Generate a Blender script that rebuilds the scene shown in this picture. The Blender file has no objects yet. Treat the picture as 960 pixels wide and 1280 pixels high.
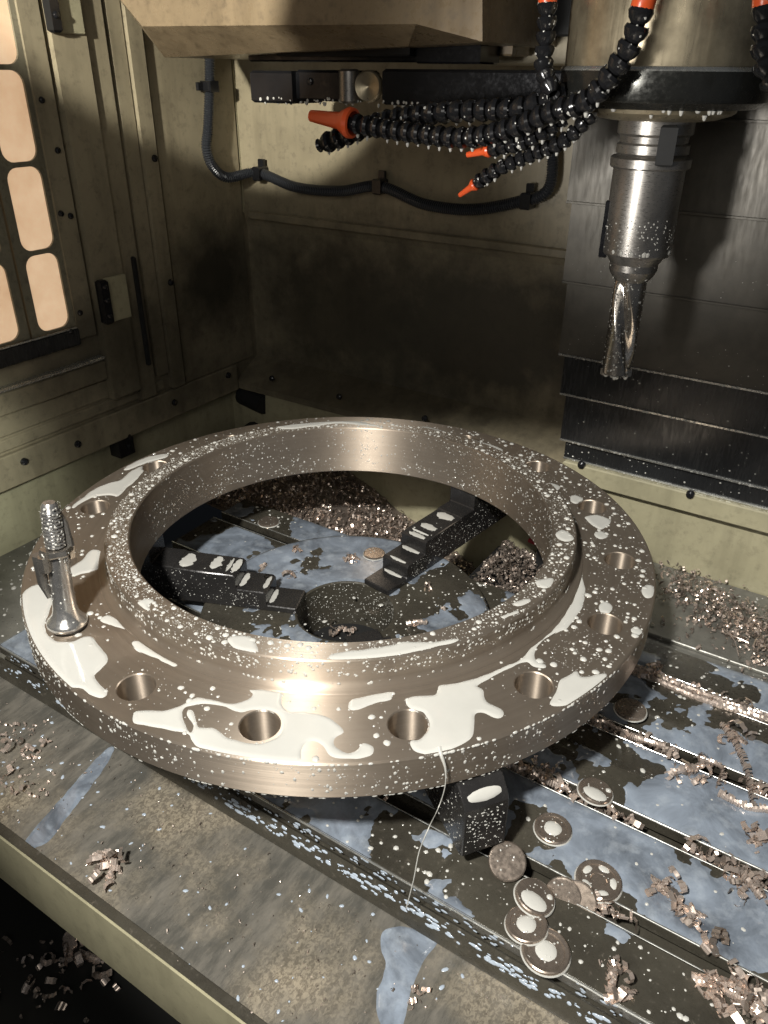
import bpy, bmesh, math, random
from mathutils import Vector, Matrix, noise
random.seed(7)
rnd = random.random
def ru(a, b): return a + (b - a) * random.random()
# ------------------------------------------------------------------ camera
F = 970.47
CAM = Vector((0.4862, -0.6729, 0.5))
R = Matrix(((0.8412, 0.2736, -0.4664), (0.5406, -0.4110, 0.7340), (0.0092, -0.8696, -0.4936)))
S = bpy.context.scene
cd = bpy.data.cameras.new('camera'); cam = bpy.data.objects.new('camera', cd); S.collection.objects.link(cam)
cd.sensor_fit = 'HORIZONTAL'; cd.sensor_width = 36; cd.lens = F / 960 * 36
cd.clip_start = 0.01; cd.clip_end = 50
x_, y_ = R.col[0].normalized(), -R.col[1]
z_ = x_.cross(y_).normalized(); y_ = z_.cross(x_)
M4 = Matrix((x_, y_, z_)).transposed().to_4x4(); M4.translation = CAM
cam.matrix_world = M4; S.camera = cam
# ------------------------------------------------------------------ world, lamps, exposure
W = bpy.data.worlds.new('World'); S.world = W; W.use_nodes = True
W.node_tree.nodes['Background'].inputs[0].default_value = (0.75, 0.85, 1.0, 1)
W.node_tree.nodes['Background'].inputs[1].default_value = 0.045
S.view_settings.view_transform = 'Standard'; S.view_settings.look = 'None'
S.view_settings.exposure = 0.15; S.view_settings.gamma = 1
def spot(name, loc, target, power, ang, blend, size, col=(1, 1, 1)):
    l = bpy.data.lights.new(name, 'SPOT'); l.energy = power; l.spot_size = math.radians(ang); l.spot_blend = blend
    l.shadow_soft_size = size; l.color = col
    o = bpy.data.objects.new(name, l); S.collection.objects.link(o); o.location = loc
    o.rotation_euler = (Vector(target) - Vector(loc)).to_track_quat('-Z', 'Y').to_euler(); return o
def area(name, loc, target, power, sx, sy, col=(1, 1, 1)):
    l = bpy.data.lights.new(name, 'AREA'); l.energy = power; l.shape = 'RECTANGLE'; l.size = sx; l.size_y = sy; l.color = col
    o = bpy.data.objects.new(name, l); S.collection.objects.link(o); o.location = loc
    o.rotation_euler = (Vector(target) - Vector(loc)).to_track_quat('-Z', 'Y').to_euler(); return o
k = spot('work_lamp', (0.27, -1.0, 1.10), (0.20, -0.15, -0.02), 138, 50, 0.14, 0.045, (1.0, 0.98, 0.93)); k.scale = (1.0, 0.60, 1.0)
spot('upper_wall_fill', (-0.15, -0.9, 0.72), (-0.47, 0.46, 0.62), 95, 24, 0.12, 0.02, (1.0, 0.97, 0.88))  # added spot without a known source, brightens the upper left corner
spot('side_wall_fill', (0.1, -0.75, 0.35), (-0.55, -0.25, 0.02), 34, 24, 0.8, 0.03, (0.95, 1.0, 0.93))  # added spot, makes the bright patch on the lower left wall
spot('tool_fill', (-0.05, -0.9, 0.38), (0.19, 0.238, 0.47), 46, 22, 0.6, 0.10, (1.0, 0.97, 0.92))  # added spot to brighten tool, arm and hoses, not a fitted lamp
area('camera_fill', (0.6, -1.3, 0.9), (0.0, 0.1, 0.05), 4.0, 0.9, 0.6, (1.0, 0.96, 0.88))  # soft fill added on the camera side
# ------------------------------------------------------------------ helpers
def at(px, py, ax, v):
    d = R @ Vector(((px - 480) / F, (py - 640) / F, 1.0))
    return CAM + d * ((v - CAM[ax]) / d[ax])
def tag(o, label=None, cat=None, group=None, kind=None):
    if label: o['label'] = label
    if cat: o['category'] = cat
    if group: o['group'] = group
    if kind: o['kind'] = kind
    return o
def empty(name, loc, label, cat, group=None):
    o = bpy.data.objects.new(name, None); S.collection.objects.link(o); o.location = loc
    o.empty_display_size = 0.02
    return tag(o, label, cat, group)
def wloc(o):
    v = Vector((0, 0, 0))
    while o: v += Vector(o.location); o = o.parent
    return v
class MB:
    def __init__(s): s.v = []; s.f = []; s.m = []
    def add(s, vs, fs, m=0):
        b = len(s.v); s.v += [tuple(v) for v in vs]; s.f += [tuple(i + b for i in f) for f in fs]; s.m += [m] * len(fs)
        return s
    def box(s, a, b, bev=0.0, m=0):
        x0, y0, z0 = a; x1, y1, z1 = b
        return s.prism([(x0, y0), (x1, y0), (x1, y1), (x0, y1)], z0, z1, bev, m)
    def prism(s, poly, z0, z1, bev=0.0, m=0):
        n = len(poly); ar = sum(poly[i][0] * poly[(i + 1) % n][1] - poly[(i + 1) % n][0] * poly[i][1] for i in range(n))
        if ar < 0: poly = poly[::-1]
        if bev <= 0:
            vs = [(p[0], p[1], z0) for p in poly] + [(p[0], p[1], z1) for p in poly]
            fs = [tuple(range(n))[::-1], tuple(range(n, 2 * n))] + [(i, (i + 1) % n, n + (i + 1) % n, n + i) for i in range(n)]
            return s.add(vs, fs, m)
        ins = inset(poly, bev)
        L = [[(p[0], p[1], z0 + bev) for p in poly], [(p[0], p[1], z1 - bev) for p in poly], [(p[0], p[1], z1) for p in ins]]
        Bt = [(p[0], p[1], z0) for p in ins]
        vs = Bt + L[0] + L[1] + L[2]; fs = [tuple(range(n))[::-1], tuple(range(3 * n, 4 * n))]
        for k in range(3):
            for i in range(n): j = (i + 1) % n; fs.append((k * n + i, k * n + j, (k + 1) * n + j, (k + 1) * n + i))
        return s.add(vs, fs, m)
    def obox(s, c, ux, uy, uz, hx, hy, hz, m=0, bev=0):
        t = MB().box((-hx, -hy, -hz), (hx, hy, hz), bev)
        c = Vector(c); return s.add([c + ux * v[0] + uy * v[1] + uz * v[2] for v in t.v], t.f, m)
    def lathe(s, prof, n=48, M=None, closed=False, m=0, cap=False):
        vs = []; k = len(prof)
        for i in range(n):
            a = 2 * math.pi * i / n; c, q = math.cos(a), math.sin(a)
            for r, z in prof:
                v = Vector((r * c, r * q, z)); vs.append(M @ v if M else v)
        fs = []
        for i in range(n):
            j = (i + 1) % n
            for t in range(k if closed else k - 1): u = (t + 1) % k; fs.append((i * k + t, j * k + t, j * k + u, i * k + u))
        if cap:
            fs.append(tuple(i * k + k - 1 for i in range(n))); fs.append(tuple(i * k for i in range(n))[::-1])
        return s.add(vs, fs, m)
    def tube(s, pts, rad, n=10, m=0, cap=True):
        pts = [Vector(p) for p in pts]; L = len(pts)
        rr = rad if isinstance(rad, list) else [rad] * L
        t = (pts[1] - pts[0]).normalized(); up = Vector((0, 0, 1)) if abs(t.z) < 0.9 else Vector((1, 0, 0))
        u = t.cross(up).normalized(); vs = []
        for i, p in enumerate(pts):
            t = (pts[min(i + 1, L - 1)] - pts[max(i - 1, 0)]).normalized()
            u = (u - t * u.dot(t)).normalized(); w = t.cross(u)
            for k in range(n): a = 2 * math.pi * k / n; vs.append(p + (u * math.cos(a) + w * math.sin(a)) * rr[i])
        fs = [(i * n + k, i * n + (k + 1) % n, (i + 1) * n + (k + 1) % n, (i + 1) * n + k) for i in range(L - 1) for k in range(n)]
        if cap: fs += [tuple(range(n))[::-1], tuple(range((L - 1) * n, L * n))]
        return s.add(vs, fs, m)
    def drop(s, p, n, r, h=None, t=None, el=1.0, seg=8, m=0):
        n = Vector(n); p = Vector(p); h = h if h else r * 0.45
        a = Vector(t) if t is not None else (n.cross(Vector((0, 0, 1))) if abs(n.z) < 0.9 else Vector((math.cos(rnd() * 6.3), math.sin(rnd() * 6.3), 0)))
        a = (a - n * a.dot(n)).normalized(); b = n.cross(a)
        j = [ru(0.88, 1.1) if seg < 14 else ru(0.97, 1.04) for _ in range(seg)]; vs = []
        for q, hh in ((1.0, -0.02), (0.86, 0.45), (0.5, 0.88)):
            for k in range(seg):
                w = 2 * math.pi * k / seg; vs.append(p + (a * math.cos(w) * el + b * math.sin(w)) * (r * q * j[k]) + n * (h * hh))
        vs.append(p + n * h); fs = []
        for l in range(2):
            for k in range(seg): e = (k + 1) % seg; fs.append((l * seg + k, l * seg + e, (l + 1) * seg + e, (l + 1) * seg + k))
        for k in range(seg): fs.append((2 * seg + k, 2 * seg + (k + 1) % seg, 3 * seg))
        return s.add(vs, fs, m)
    def mesh(s, name, mats, sharp=32, recalc=True):
        me = bpy.data.meshes.new(name); me.from_pydata(s.v, [], s.f)
        for mt in (mats if isinstance(mats, (list, tuple)) else [mats]): me.materials.append(mt)
        if any(s.m): me.polygons.foreach_set('material_index', s.m)
        bm = bmesh.new(); bm.from_mesh(me)
        if recalc: bmesh.ops.recalc_face_normals(bm, faces=bm.faces)
        for f in bm.faces: f.smooth = sharp > 0
        if sharp > 0:
            ca = math.radians(sharp)
            for e in bm.edges:
                if len(e.link_faces) == 2 and e.calc_face_angle(0) > ca: e.smooth = False
        bm.to_mesh(me); bm.free(); return me
    def build(s, name, mats, parent=None, sharp=32, recalc=True, origin=None):
        o0 = wloc(parent) if parent else (Vector(origin) if origin is not None else Vector((0, 0, 0)))
        if o0.length > 0: s.v = [(v[0] - o0.x, v[1] - o0.y, v[2] - o0.z) for v in s.v]
        me = s.mesh(name, mats, sharp, recalc)
        o = bpy.data.objects.new(name, me); S.collection.objects.link(o)
        if parent: o.parent = parent
        elif origin is not None: o.location = origin
        return o
def inset(poly, d):
    n = len(poly); out = []
    for i in range(n):
        p0, p1, p2 = (Vector(poly[(i + k) % n]) for k in (-1, 0, 1))
        e1 = (p1 - p0).normalized(); e2 = (p2 - p1).normalized()
        n1 = Vector((-e1.y, e1.x)); n2 = Vector((-e2.y, e2.x)); b = n1 + n2
        b = b / max(0.2, b.dot(n1)) if b.length > 1e-6 else n1
        out.append((p1.x + b.x * d, p1.y + b.y * d))
    return out
def place(me, name, parent, M):
    o = bpy.data.objects.new(name, me); S.collection.objects.link(o); o.parent = parent
    M = M.copy(); M.translation = M.translation - wloc(parent)
    o.matrix_basis = M; return o
def frame(p, z, x=None):
    z = Vector(z).normalized(); x = Vector(x) if x is not None else (Vector((0, 0, 1)) if abs(z.z) < 0.9 else Vector((1, 0, 0)))
    x = (x - z * x.dot(z)).normalized(); y = z.cross(x)
    M = Matrix((x, y, z)).transposed().to_4x4(); M.translation = Vector(p); return M
def spline(pts, n=8):
    pts = [Vector(p) for p in pts]; P = [pts[0] * 2 - pts[1]] + pts + [pts[-1] * 2 - pts[-2]]; out = []
    for i in range(1, len(P) - 2):
        for k in range(n):
            t = k / n; a, b, c, d = P[i - 1:i + 3]
            out.append(0.5 * ((2 * b) + (c - a) * t + (2 * a - 5 * b + 4 * c - d) * t * t + (3 * b - a - 3 * c + d) * t ** 3))
    out.append(pts[-1]); return out
def resample(pts, step):
    out = [pts[0].copy()]; acc = 0
    for a, b in zip(pts, pts[1:]):
        d = (b - a).length; t = step - acc
        while t <= d: out.append(a + (b - a) * (t / d)); t += step
        acc = (acc + d) % step if d + acc >= step else acc + d
    return out
# ------------------------------------------------------------------ materials
def lin(*c): return tuple(c) + (1,)
class NT:
    def __init__(s, name):
        s.mat = bpy.data.materials.new(name); s.mat.use_nodes = True; s.nt = s.mat.node_tree; s.N = s.nt.nodes; s.L = s.nt.links
        s.b = s.N['Principled BSDF']; s.g = s.N.new('ShaderNodeNewGeometry'); s.pos = s.g.outputs['Position']
    def set(s, **k):
        for a, v in k.items(): s.b.inputs[a.replace('_', ' ')].default_value = v
        return s
    def noise(s, scale, detail=5, rough=0.6, vec=None, stretch=None, dist=0.0):
        n = s.N.new('ShaderNodeTexNoise'); n.inputs['Scale'].default_value = scale; n.inputs['Detail'].default_value = detail
        n.inputs['Roughness'].default_value = rough; n.inputs['Distortion'].default_value = dist; v = vec or s.pos
        if stretch:
            m = s.N.new('ShaderNodeMapping'); m.inputs['Scale'].default_value = stretch; s.L.new(v, m.inputs[0]); v = m.outputs[0]
        s.L.new(v, n.inputs['Vector']); return n.outputs['Fac']
    def ramp(s, fac, stops):
        r = s.N.new('ShaderNodeValToRGB'); e = r.color_ramp.elements
        while len(e) < len(stops): e.new(0.5)
        for i, (p, c) in enumerate(stops):
            e[i].position = p; e[i].color = lin(*c) if isinstance(c, (tuple, list)) else (c, c, c, 1)
        s.L.new(fac, r.inputs[0]); return r.outputs[0]
    def mix(s, fac, a, b, mode='MIX'):
        m = s.N.new('ShaderNodeMix'); m.data_type = 'RGBA'; m.blend_type = mode
        for sock, v in ((m.inputs['Factor'], fac), (m.inputs['A'], a), (m.inputs['B'], b)):
            if hasattr(v, 'links') or hasattr(v, 'is_linked'): s.L.new(v, sock)
            elif isinstance(v, (int, float)): sock.default_value = v
            else: sock.default_value = lin(*v)
        return m.outputs['Result']
    def math(s, op, a, b=0.0, c=0.0):
        m = s.N.new('ShaderNodeMath'); m.operation = op
        for i, v in enumerate((a, b, c)):
            if hasattr(v, 'is_linked'): s.L.new(v, m.inputs[i])
            else: m.inputs[i].default_value = v
        return m.outputs[0]
    def link(s, out, name): s.L.new(out, s.b.inputs[name]); return s
    def bump(s, h, strength=0.3, dist=0.001):
        b = s.N.new('ShaderNodeBump'); b.inputs['Strength'].default_value = strength; b.inputs['Distance'].default_value = dist
        s.L.new(h, b.inputs['Height']); s.L.new(b.outputs[0], s.b.inputs['Normal']); return s
    def xyz(s):
        x = s.N.new('ShaderNodeSeparateXYZ'); s.L.new(s.pos, x.inputs[0]); return x.outputs
    def blob(s, c, rad, edge=0.5, wob=0.45):       # patch of soot, wear and painted-in wall shade with a ragged outline (its own place on the wall)
        v = s.N.new('ShaderNodeVectorMath'); v.operation = 'SUBTRACT'; s.L.new(s.pos, v.inputs[0]); v.inputs[1].default_value = c
        d = s.N.new('ShaderNodeVectorMath'); d.operation = 'DIVIDE'; s.L.new(v.outputs[0], d.inputs[0]); d.inputs[1].default_value = rad
        l = s.N.new('ShaderNodeVectorMath'); l.operation = 'LENGTH'; s.L.new(d.outputs[0], l.inputs[0])
        n = s.noise(22, 6, 0.65); q = s.math('MULTIPLY_ADD', n, wob * 2, -wob); t = s.math('ADD', l.outputs['Value'], q)
        r = s.N.new('ShaderNodeMapRange'); s.L.new(t, r.inputs[0]); r.inputs[1].default_value = 1 - edge; r.inputs[2].default_value = 1 + edge
        r.inputs[3].default_value = 1; r.inputs[4].default_value = 0; return r.outputs[0]
def beige(name, base, dark, soot_shade=(), rough=0.42, grime=0.5):
    n = NT(name); a = n.noise(9, 8, 0.65); b = n.noise(70, 6, 0.7); st = n.noise(30, 5, 0.6, stretch=(1, 1, 0.12))
    col = n.ramp(a, [(0.3, [c * 0.78 for c in base]), (0.55, base), (0.8, [c * 1.12 for c in base])])
    col = n.mix(n.math('MULTIPLY', n.ramp(b, [(0.52, 0), (0.75, 1)]), grime), col, dark)
    col = n.mix(n.math('MULTIPLY', n.ramp(st, [(0.5, 0), (0.72, 1)]), grime * 0.7), col, dark)
    for c, r, k in soot_shade: col = n.mix(n.math('MULTIPLY', n.blob(c, r), k), col, (0.022, 0.020, 0.015))
    n.link(col, 'Base Color'); n.link(n.ramp(b, [(0.3, rough - 0.14), (0.7, rough + 0.10)]), 'Roughness')
    n.bump(n.noise(160, 4, 0.6), 0.12, 0.0006); return n.mat
def steel(name, base, rough=0.3, metal=0.7, grain=None, spec=0.5, bump=0.08, var=0.25):
    n = NT(name).set(Metallic=metal); a = n.noise(26, 7, 0.65); b = n.noise(240, 4, 0.6, stretch=grain)
    n.link(n.mix(n.ramp(a, [(0.3, 0), (0.7, 1)]), [c * (1 - var) for c in base], [c * (1 + var) for c in base]), 'Base Color')
    n.link(n.ramp(b, [(0.25, max(0.05, rough - 0.12)), (0.75, rough + 0.12)]), 'Roughness')
    n.bump(b, bump, 0.0006); return n.mat
M = {}
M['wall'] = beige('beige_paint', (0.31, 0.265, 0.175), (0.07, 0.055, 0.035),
    [((-0.55, 0.37, 0.175), (0.5, 0.085, 0.08), 0.85), ((-0.34, 0.465, 0.12), (0.26, 0.5, 0.15), 0.80), ((-0.06, 0.465, 0.13), (0.27, 0.5, 0.15), 0.90), ((-0.3, 0.44, -0.02), (0.3, 0.2, 0.05), 0.55),  # back-wall soot spread wide and low, painting in the wall's shade
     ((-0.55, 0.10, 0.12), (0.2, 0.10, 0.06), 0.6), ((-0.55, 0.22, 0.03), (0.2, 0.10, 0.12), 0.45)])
M['wall_low'] = beige('beige_paint_low', (0.36, 0.33, 0.215), (0.09, 0.08, 0.05), [], 0.4, 0.4)
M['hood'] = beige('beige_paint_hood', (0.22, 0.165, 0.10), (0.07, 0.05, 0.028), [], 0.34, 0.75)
M['black'] = NT('black_plastic').set(Base_Color=lin(0.012, 0.012, 0.013), Roughness=0.16).mat
M['blackmatte'] = NT('black_rubber').set(Base_Color=lin(0.008, 0.008, 0.008), Roughness=0.7).mat
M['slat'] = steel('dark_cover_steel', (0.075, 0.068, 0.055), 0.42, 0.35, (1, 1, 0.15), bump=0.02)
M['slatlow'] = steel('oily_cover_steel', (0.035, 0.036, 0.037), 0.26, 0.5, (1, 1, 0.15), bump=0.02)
M['edge'] = steel('bright_edge_steel', (0.5, 0.5, 0.47), 0.25, 0.8)
M['arm'] = steel('black_oxide_steel', (0.022, 0.022, 0.024), 0.16, 0.55)
M['jaw'] = steel('jaw_steel', (0.040, 0.038, 0.037), 0.24, 0.5)
M['holder'] = steel('tool_holder_steel', (0.27, 0.255, 0.235), 0.33, 0.85, (1, 1, 6))
M['drill'] = steel('drill_steel', (0.40, 0.37, 0.33), 0.22, 0.9)
M['bright'] = steel('bright_steel', (0.62, 0.60, 0.57), 0.2, 0.9)
M['spindle'] = steel('spindle_steel', (0.34, 0.29, 0.20), 0.34, 0.75, (1, 1, 0.08), var=0.4)
M['spindlelow'] = steel('spindle_nose_steel', (0.055, 0.055, 0.05), 0.22, 0.75)
M['orange'] = NT('orange_plastic').set(Base_Color=lin(0.72, 0.10, 0.025), Roughness=0.3).mat
M['red'] = NT('red_plastic').set(Base_Color=lin(0.35, 0.02, 0.03), Roughness=0.4).mat
def ringmat():
    n = NT('turned_flange_steel').set(Metallic=0.80); x = n.xyz()
    r = n.math('SQRT', n.math('ADD', n.math('MULTIPLY', x[0], x[0]), n.math('MULTIPLY', x[1], x[1])))
    cv = n.N.new('ShaderNodeCombineXYZ'); n.L.new(r, cv.inputs[0]); n.L.new(x[2], cv.inputs[1])
    g = n.noise(900, 3, 0.6, vec=cv.outputs[0]); g2 = n.noise(120, 4, 0.6, vec=cv.outputs[0]); a = n.noise(7, 6, 0.6)
    col = n.mix(n.ramp(a, [(0.3, 0), (0.7, 1)]), (0.345, 0.283, 0.222), (0.49, 0.415, 0.335))
    col = n.mix(n.math('MULTIPLY', n.ramp(g2, [(0.35, 0), (0.7, 1)]), 0.35), col, (0.23, 0.185, 0.145))
    n.link(col, 'Base Color'); n.link(n.math('ADD', n.ramp(g, [(0.2, 0.36), (0.8, 0.48)]), n.ramp(g2, [(0.3, -0.0), (0.7, 0.07)])), 'Roughness'); n.bump(g, 0.06, 0.0005)
    n.set(Anisotropic=0.93); n.b.inputs['Anisotropic Rotation'].default_value = 0.25
    tg = n.N.new('ShaderNodeTangent'); tg.direction_type = 'RADIAL'; tg.axis = 'Z'; n.L.new(tg.outputs[0], n.b.inputs['Tangent'])
    return n.mat
M['ring'] = ringmat()
def milkmat(name, c, rough=0.12, var=0.1, sc=14):
    n = NT(name).set(Roughness=rough * 0.7); a = n.noise(sc, 5, 0.6)
    n.link(n.mix(n.ramp(a, [(0.35, 0), (0.7, 1)]), [k * (1 - var) for k in c], c), 'Base Color')
    n.b.inputs['Coat Weight'].default_value = 0.25; n.b.inputs['Coat Roughness'].default_value = 0.04
    n.b.inputs['Specular IOR Level'].default_value = 0.35; return n.mat
M['milk'] = milkmat('milky_coolant', (0.50, 0.49, 0.45))
def filmmat():
    n = NT('thin_blue_coolant').set(Roughness=0.10); a = n.noise(16, 7, 0.65, dist=0.6); b = n.noise(60, 5, 0.6)
    c = n.mix(n.ramp(a, [(0.33, 0), (0.68, 1)]), (0.075, 0.085, 0.10), (0.25, 0.29, 0.345)); c = n.mix(n.math('MULTIPLY', n.ramp(b, [(0.5, 0), (0.8, 1)]), 0.5), c, (0.42, 0.46, 0.50))
    n.link(c, 'Base Color'); n.b.inputs['Coat Weight'].default_value = 0.3; n.b.inputs['Coat Roughness'].default_value = 0.03; return n.mat
M['film'] = filmmat()
M['chip'] = steel('swarf_steel', (0.68, 0.565, 0.485), 0.27, 0.72)
M['chipdark'] = steel('dull_swarf', (0.27, 0.225, 0.19), 0.32, 0.7)
M['disc'] = steel('slug_steel', (0.34, 0.28, 0.23), 0.28, 0.8)
def tablemat():
    n = NT('oily_table_iron').set(Metallic=0.25); a = n.noise(12, 8, 0.65); b = n.noise(150, 5, 0.7)
    col = n.mix(n.ramp(a, [(0.35, 0), (0.65, 1)]), (0.040, 0.036, 0.028), (0.075, 0.068, 0.052))
    col = n.mix(n.math('MULTIPLY', n.ramp(b, [(0.6, 0), (0.68, 1)]), 0.35), col, (0.22, 0.19, 0.15))
    n.link(col, 'Base Color'); n.link(n.ramp(b, [(0.3, 0.18), (0.7, 0.45)]), 'Roughness'); n.bump(b, 0.15, 0.0006); return n.mat
M['table'] = tablemat()
def traymat():
    n = NT('worn_tray_paint'); a = n.noise(5.5, 6, 0.6); b = n.noise(300, 5, 0.7, dist=0.8, stretch=(1, 0.7, 1)); c = n.noise(60, 6, 0.7, stretch=(1, 0.3, 1))
    wet = n.ramp(a, [(0.46, 0), (0.68, 1)])
    paint = n.mix(n.ramp(b, [(0.44, 0), (0.56, 1)]), (0.13, 0.108, 0.078), (0.30, 0.255, 0.185))
    dirt = n.mix(n.ramp(c, [(0.4, 0), (0.75, 1)]), (0.070, 0.067, 0.058), (0.165, 0.15, 0.125))
    col = n.mix(wet, dirt, paint)
    n.link(col, 'Base Color'); n.link(n.ramp(c, [(0.3, 0.14), (0.7, 0.42)]), 'Roughness'); n.bump(c, 0.45, 0.0012); return n.mat
M['tray'] = traymat()
def panemat():
    n = NT('lit_window_pane').set(Base_Color=lin(0.5, 0.35, 0.22), Roughness=0.3); a = n.noise(9, 8, 0.72)
    c = n.mix(n.ramp(a, [(0.3, 0), (0.8, 1)]), (0.58, 0.35, 0.19), (0.95, 0.70, 0.46))
    n.link(c, 'Emission Color'); n.b.inputs['Emission Strength'].default_value = 0.72; return n.mat
M['pane'] = panemat()
M['grille'] = beige('dirty_window_grille', (0.22, 0.20, 0.14), (0.05, 0.04, 0.025), [], 0.35, 0.7)
M['floor'] = NT('dark_sump').set(Base_Color=lin(0.012, 0.012, 0.011), Roughness=0.4).mat
BOLT = None
def boltmesh():
    global BOLT
    b = MB().lathe([(0.0, 0.0045), (0.0028, 0.0045), (0.0048, 0.0030), (0.0056, 0.0), (0.0056, -0.001)], 14)
    BOLT = b.mesh('bolt', M['black']); return BOLT
boltmesh()
def bolt(parent, p, n, s=1.0):
    m = frame(p, n) @ Matrix.Scale(s, 4); return place(BOLT, 'bolt', parent, m)
# ================================================================== SETTING
XL, YB = -0.55, 0.465
# --- left wall
lw = MB()
lw.box((XL - 0.03, -1.2, -0.055), (XL, YB + 0.03, 1.0))
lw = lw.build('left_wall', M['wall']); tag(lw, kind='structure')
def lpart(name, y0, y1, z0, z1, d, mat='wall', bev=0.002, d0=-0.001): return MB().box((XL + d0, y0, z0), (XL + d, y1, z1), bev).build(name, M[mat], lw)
lpart('post', 0.102, 0.158, 0.02, 0.95, 0.016, bev=0.006)
lpart('panel', 0.162, 0.196, -0.0, 0.95, 0.010, bev=0.004)
lpart('panel', 0.206, 0.232, 0.03, 0.95, 0.007, bev=0.003)
lpart('panel', 0.235, 0.262, -0.0, 0.95, 0.013, bev=0.004)
lpart('panel', 0.272, 0.457, -0.0, 0.95, 0.004, bev=0.0015)
lpart('rib', 0.182, 0.188, 0.06, 0.24, 0.016, 'blackmatte', 0.002, 0.009)
lpart('rail', -1.2, 0.10, 0.094, 0.100, 0.014, 'edge')
lpart('rail', -1.2, 0.10, 0.060, 0.092, 0.010)
lpart('rail', -1.2, 0.40, -0.052, 0.000, 0.010)
lpart('rail', -1.2, 0.22, 0.004, 0.022, 0.004)
lpart('plate', -1.2, 0.12, 0.026, 0.058, 0.003)
for q in ((193, 198), (213, 353)): bolt(lw, at(*q, 0, XL + 0.013), (1, 0, 0))
for q in ((97, 555), (218, 503), (285, 469), (30, 577)): p = at(*q, 0, XL + 0.010); bolt(lw, p, (1, 0, 0), 1.1)
lo = MB().box((XL - 0.05, -1.2, -0.21), (XL - 0.02, YB + 0.03, -0.055)).build('lower_wall_left', M['wall_low']); tag(lo, kind='structure')
# --- window in the left wall
win = empty('door_window', (XL, -0.1, 0.14), 'backlit window with a steel grille of rounded openings in the left wall', 'window')
g = MB(); YC = [(-0.212, -0.155), (-0.127, -0.073), (-0.079 + 0.0 , -0.0)]
cols = [(0.000 - 0.085 * k, 0.054 - 0.085 * k) for k in range(0, 9)]; rows = [(0.160 + 0.1145 * k, 0.268 + 0.1145 * k) for k in range(0, 5)]
def rrect(y0, y1, z0, z1, r, n=5):
    out = []
    for cy, cz, a0 in ((y1 - r, z1 - r, 0), (y0 + r, z1 - r, 90), (y0 + r, z0 + r, 180), (y1 - r, z0 + r, 270)):
        for k in range(n + 1): a = math.radians(a0 + 90 * k / n); out.append((cy + r * math.cos(a), cz + r * math.sin(a)))
    return out
for (y0, y1) in cols:
    for (z0, z1) in rows:
        ya, yb = y0 - 0.0155, y1 + (0.0155 if y1 < 0.05 else 0.008); za, zb = z0 - 0.0033, z1 + 0.0033
        inn = rrect(y0, y1, z0, z1, 0.016); mid = len(inn)
        out = []
        for (y, z) in inn:       # push onto the outer rectangle
            cy, cz = (y0 + y1) / 2, (z0 + z1) / 2; dy, dz = y - cy, z - cz
            sc = min((yb - cy if dy > 0 else ya - cy) / dy if abs(dy) > 1e-6 else 9e9, (zb - cz if dz > 0 else za - cz) / dz if abs(dz) > 1e-6 else 9e9)
            out.append((cy + dy * sc, cz + dz * sc))
        X1, X0 = XL + 0.006, XL + 0.001
        vs = [(X1, *p) for p in inn] + [(X1, *p) for p in out] + [(X0, *p) for p in inn]
        fs = [(i, (i + 1) % mid, mid + (i + 1) % mid, mid + i) for i in range(mid)] + [(i, (i + 1) % mid, 2 * mid + (i + 1) % mid, 2 * mid + i) for i in range(mid)]
        g.add(vs, fs)
        if y0 > -0.3:
            MB().prism([(XL + 0.0008, y0 - 0.004), (XL + 0.0025, y0 - 0.004), (XL + 0.0025, y1 + 0.004), (XL + 0.0008, y1 + 0.004)], z0 - 0.003, z1 + 0.003).build('pane', M['pane'], win)
g.build('grille', M['grille'], win)
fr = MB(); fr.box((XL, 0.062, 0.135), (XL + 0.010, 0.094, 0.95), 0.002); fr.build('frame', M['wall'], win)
fr = MB(); fr.box((XL, -1.2, 0.128), (XL + 0.012, 0.062, 0.1545), 0.002); fr.build('sill', M['slatlow'], win)
MB().box((XL + 0.008, -1.2, 0.1545), (XL + 0.0125, 0.060, 0.1565)).build('sill_edge', M['edge'], win)
for q in ((52, 125), (72, 188), (76, 267), (88, 270), (100, 391), (88, 414)): bolt(win, at(*q, 0, XL + 0.0102), (1, 0, 0), 0.8)
def hinge(zc, hh, label, yb=0.102):
    h = empty('hinge', (XL, yb, zc), label, 'hinge', 'hinges beside the window')
    kn = MB().box((XL + 0.016, yb + 0.0, zc - hh), (XL + 0.03, yb + 0.014, zc + hh), 0.003).build('knuckle', M['black'], h)
    MB().box((XL + 0.016, yb + 0.016, zc - hh), (XL + 0.021, yb + 0.056, zc + hh), 0.001).build('leaf', M['wall_low'], h)
    for k in (-0.6, 0.1, 0.7): place(BOLT, 'screw', kn, frame((XL + 0.03, yb + 0.007, zc + hh * k), (1, 0, 0)) @ Matrix.Scale(0.8, 4))
hinge(0.185, 0.034, 'lower hinge with a grimy leaf beside the bottom corner of the lit window')
hinge(0.590, 0.050, 'upper hinge with a clean beige leaf at the top edge of the photo', 0.096)
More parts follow.
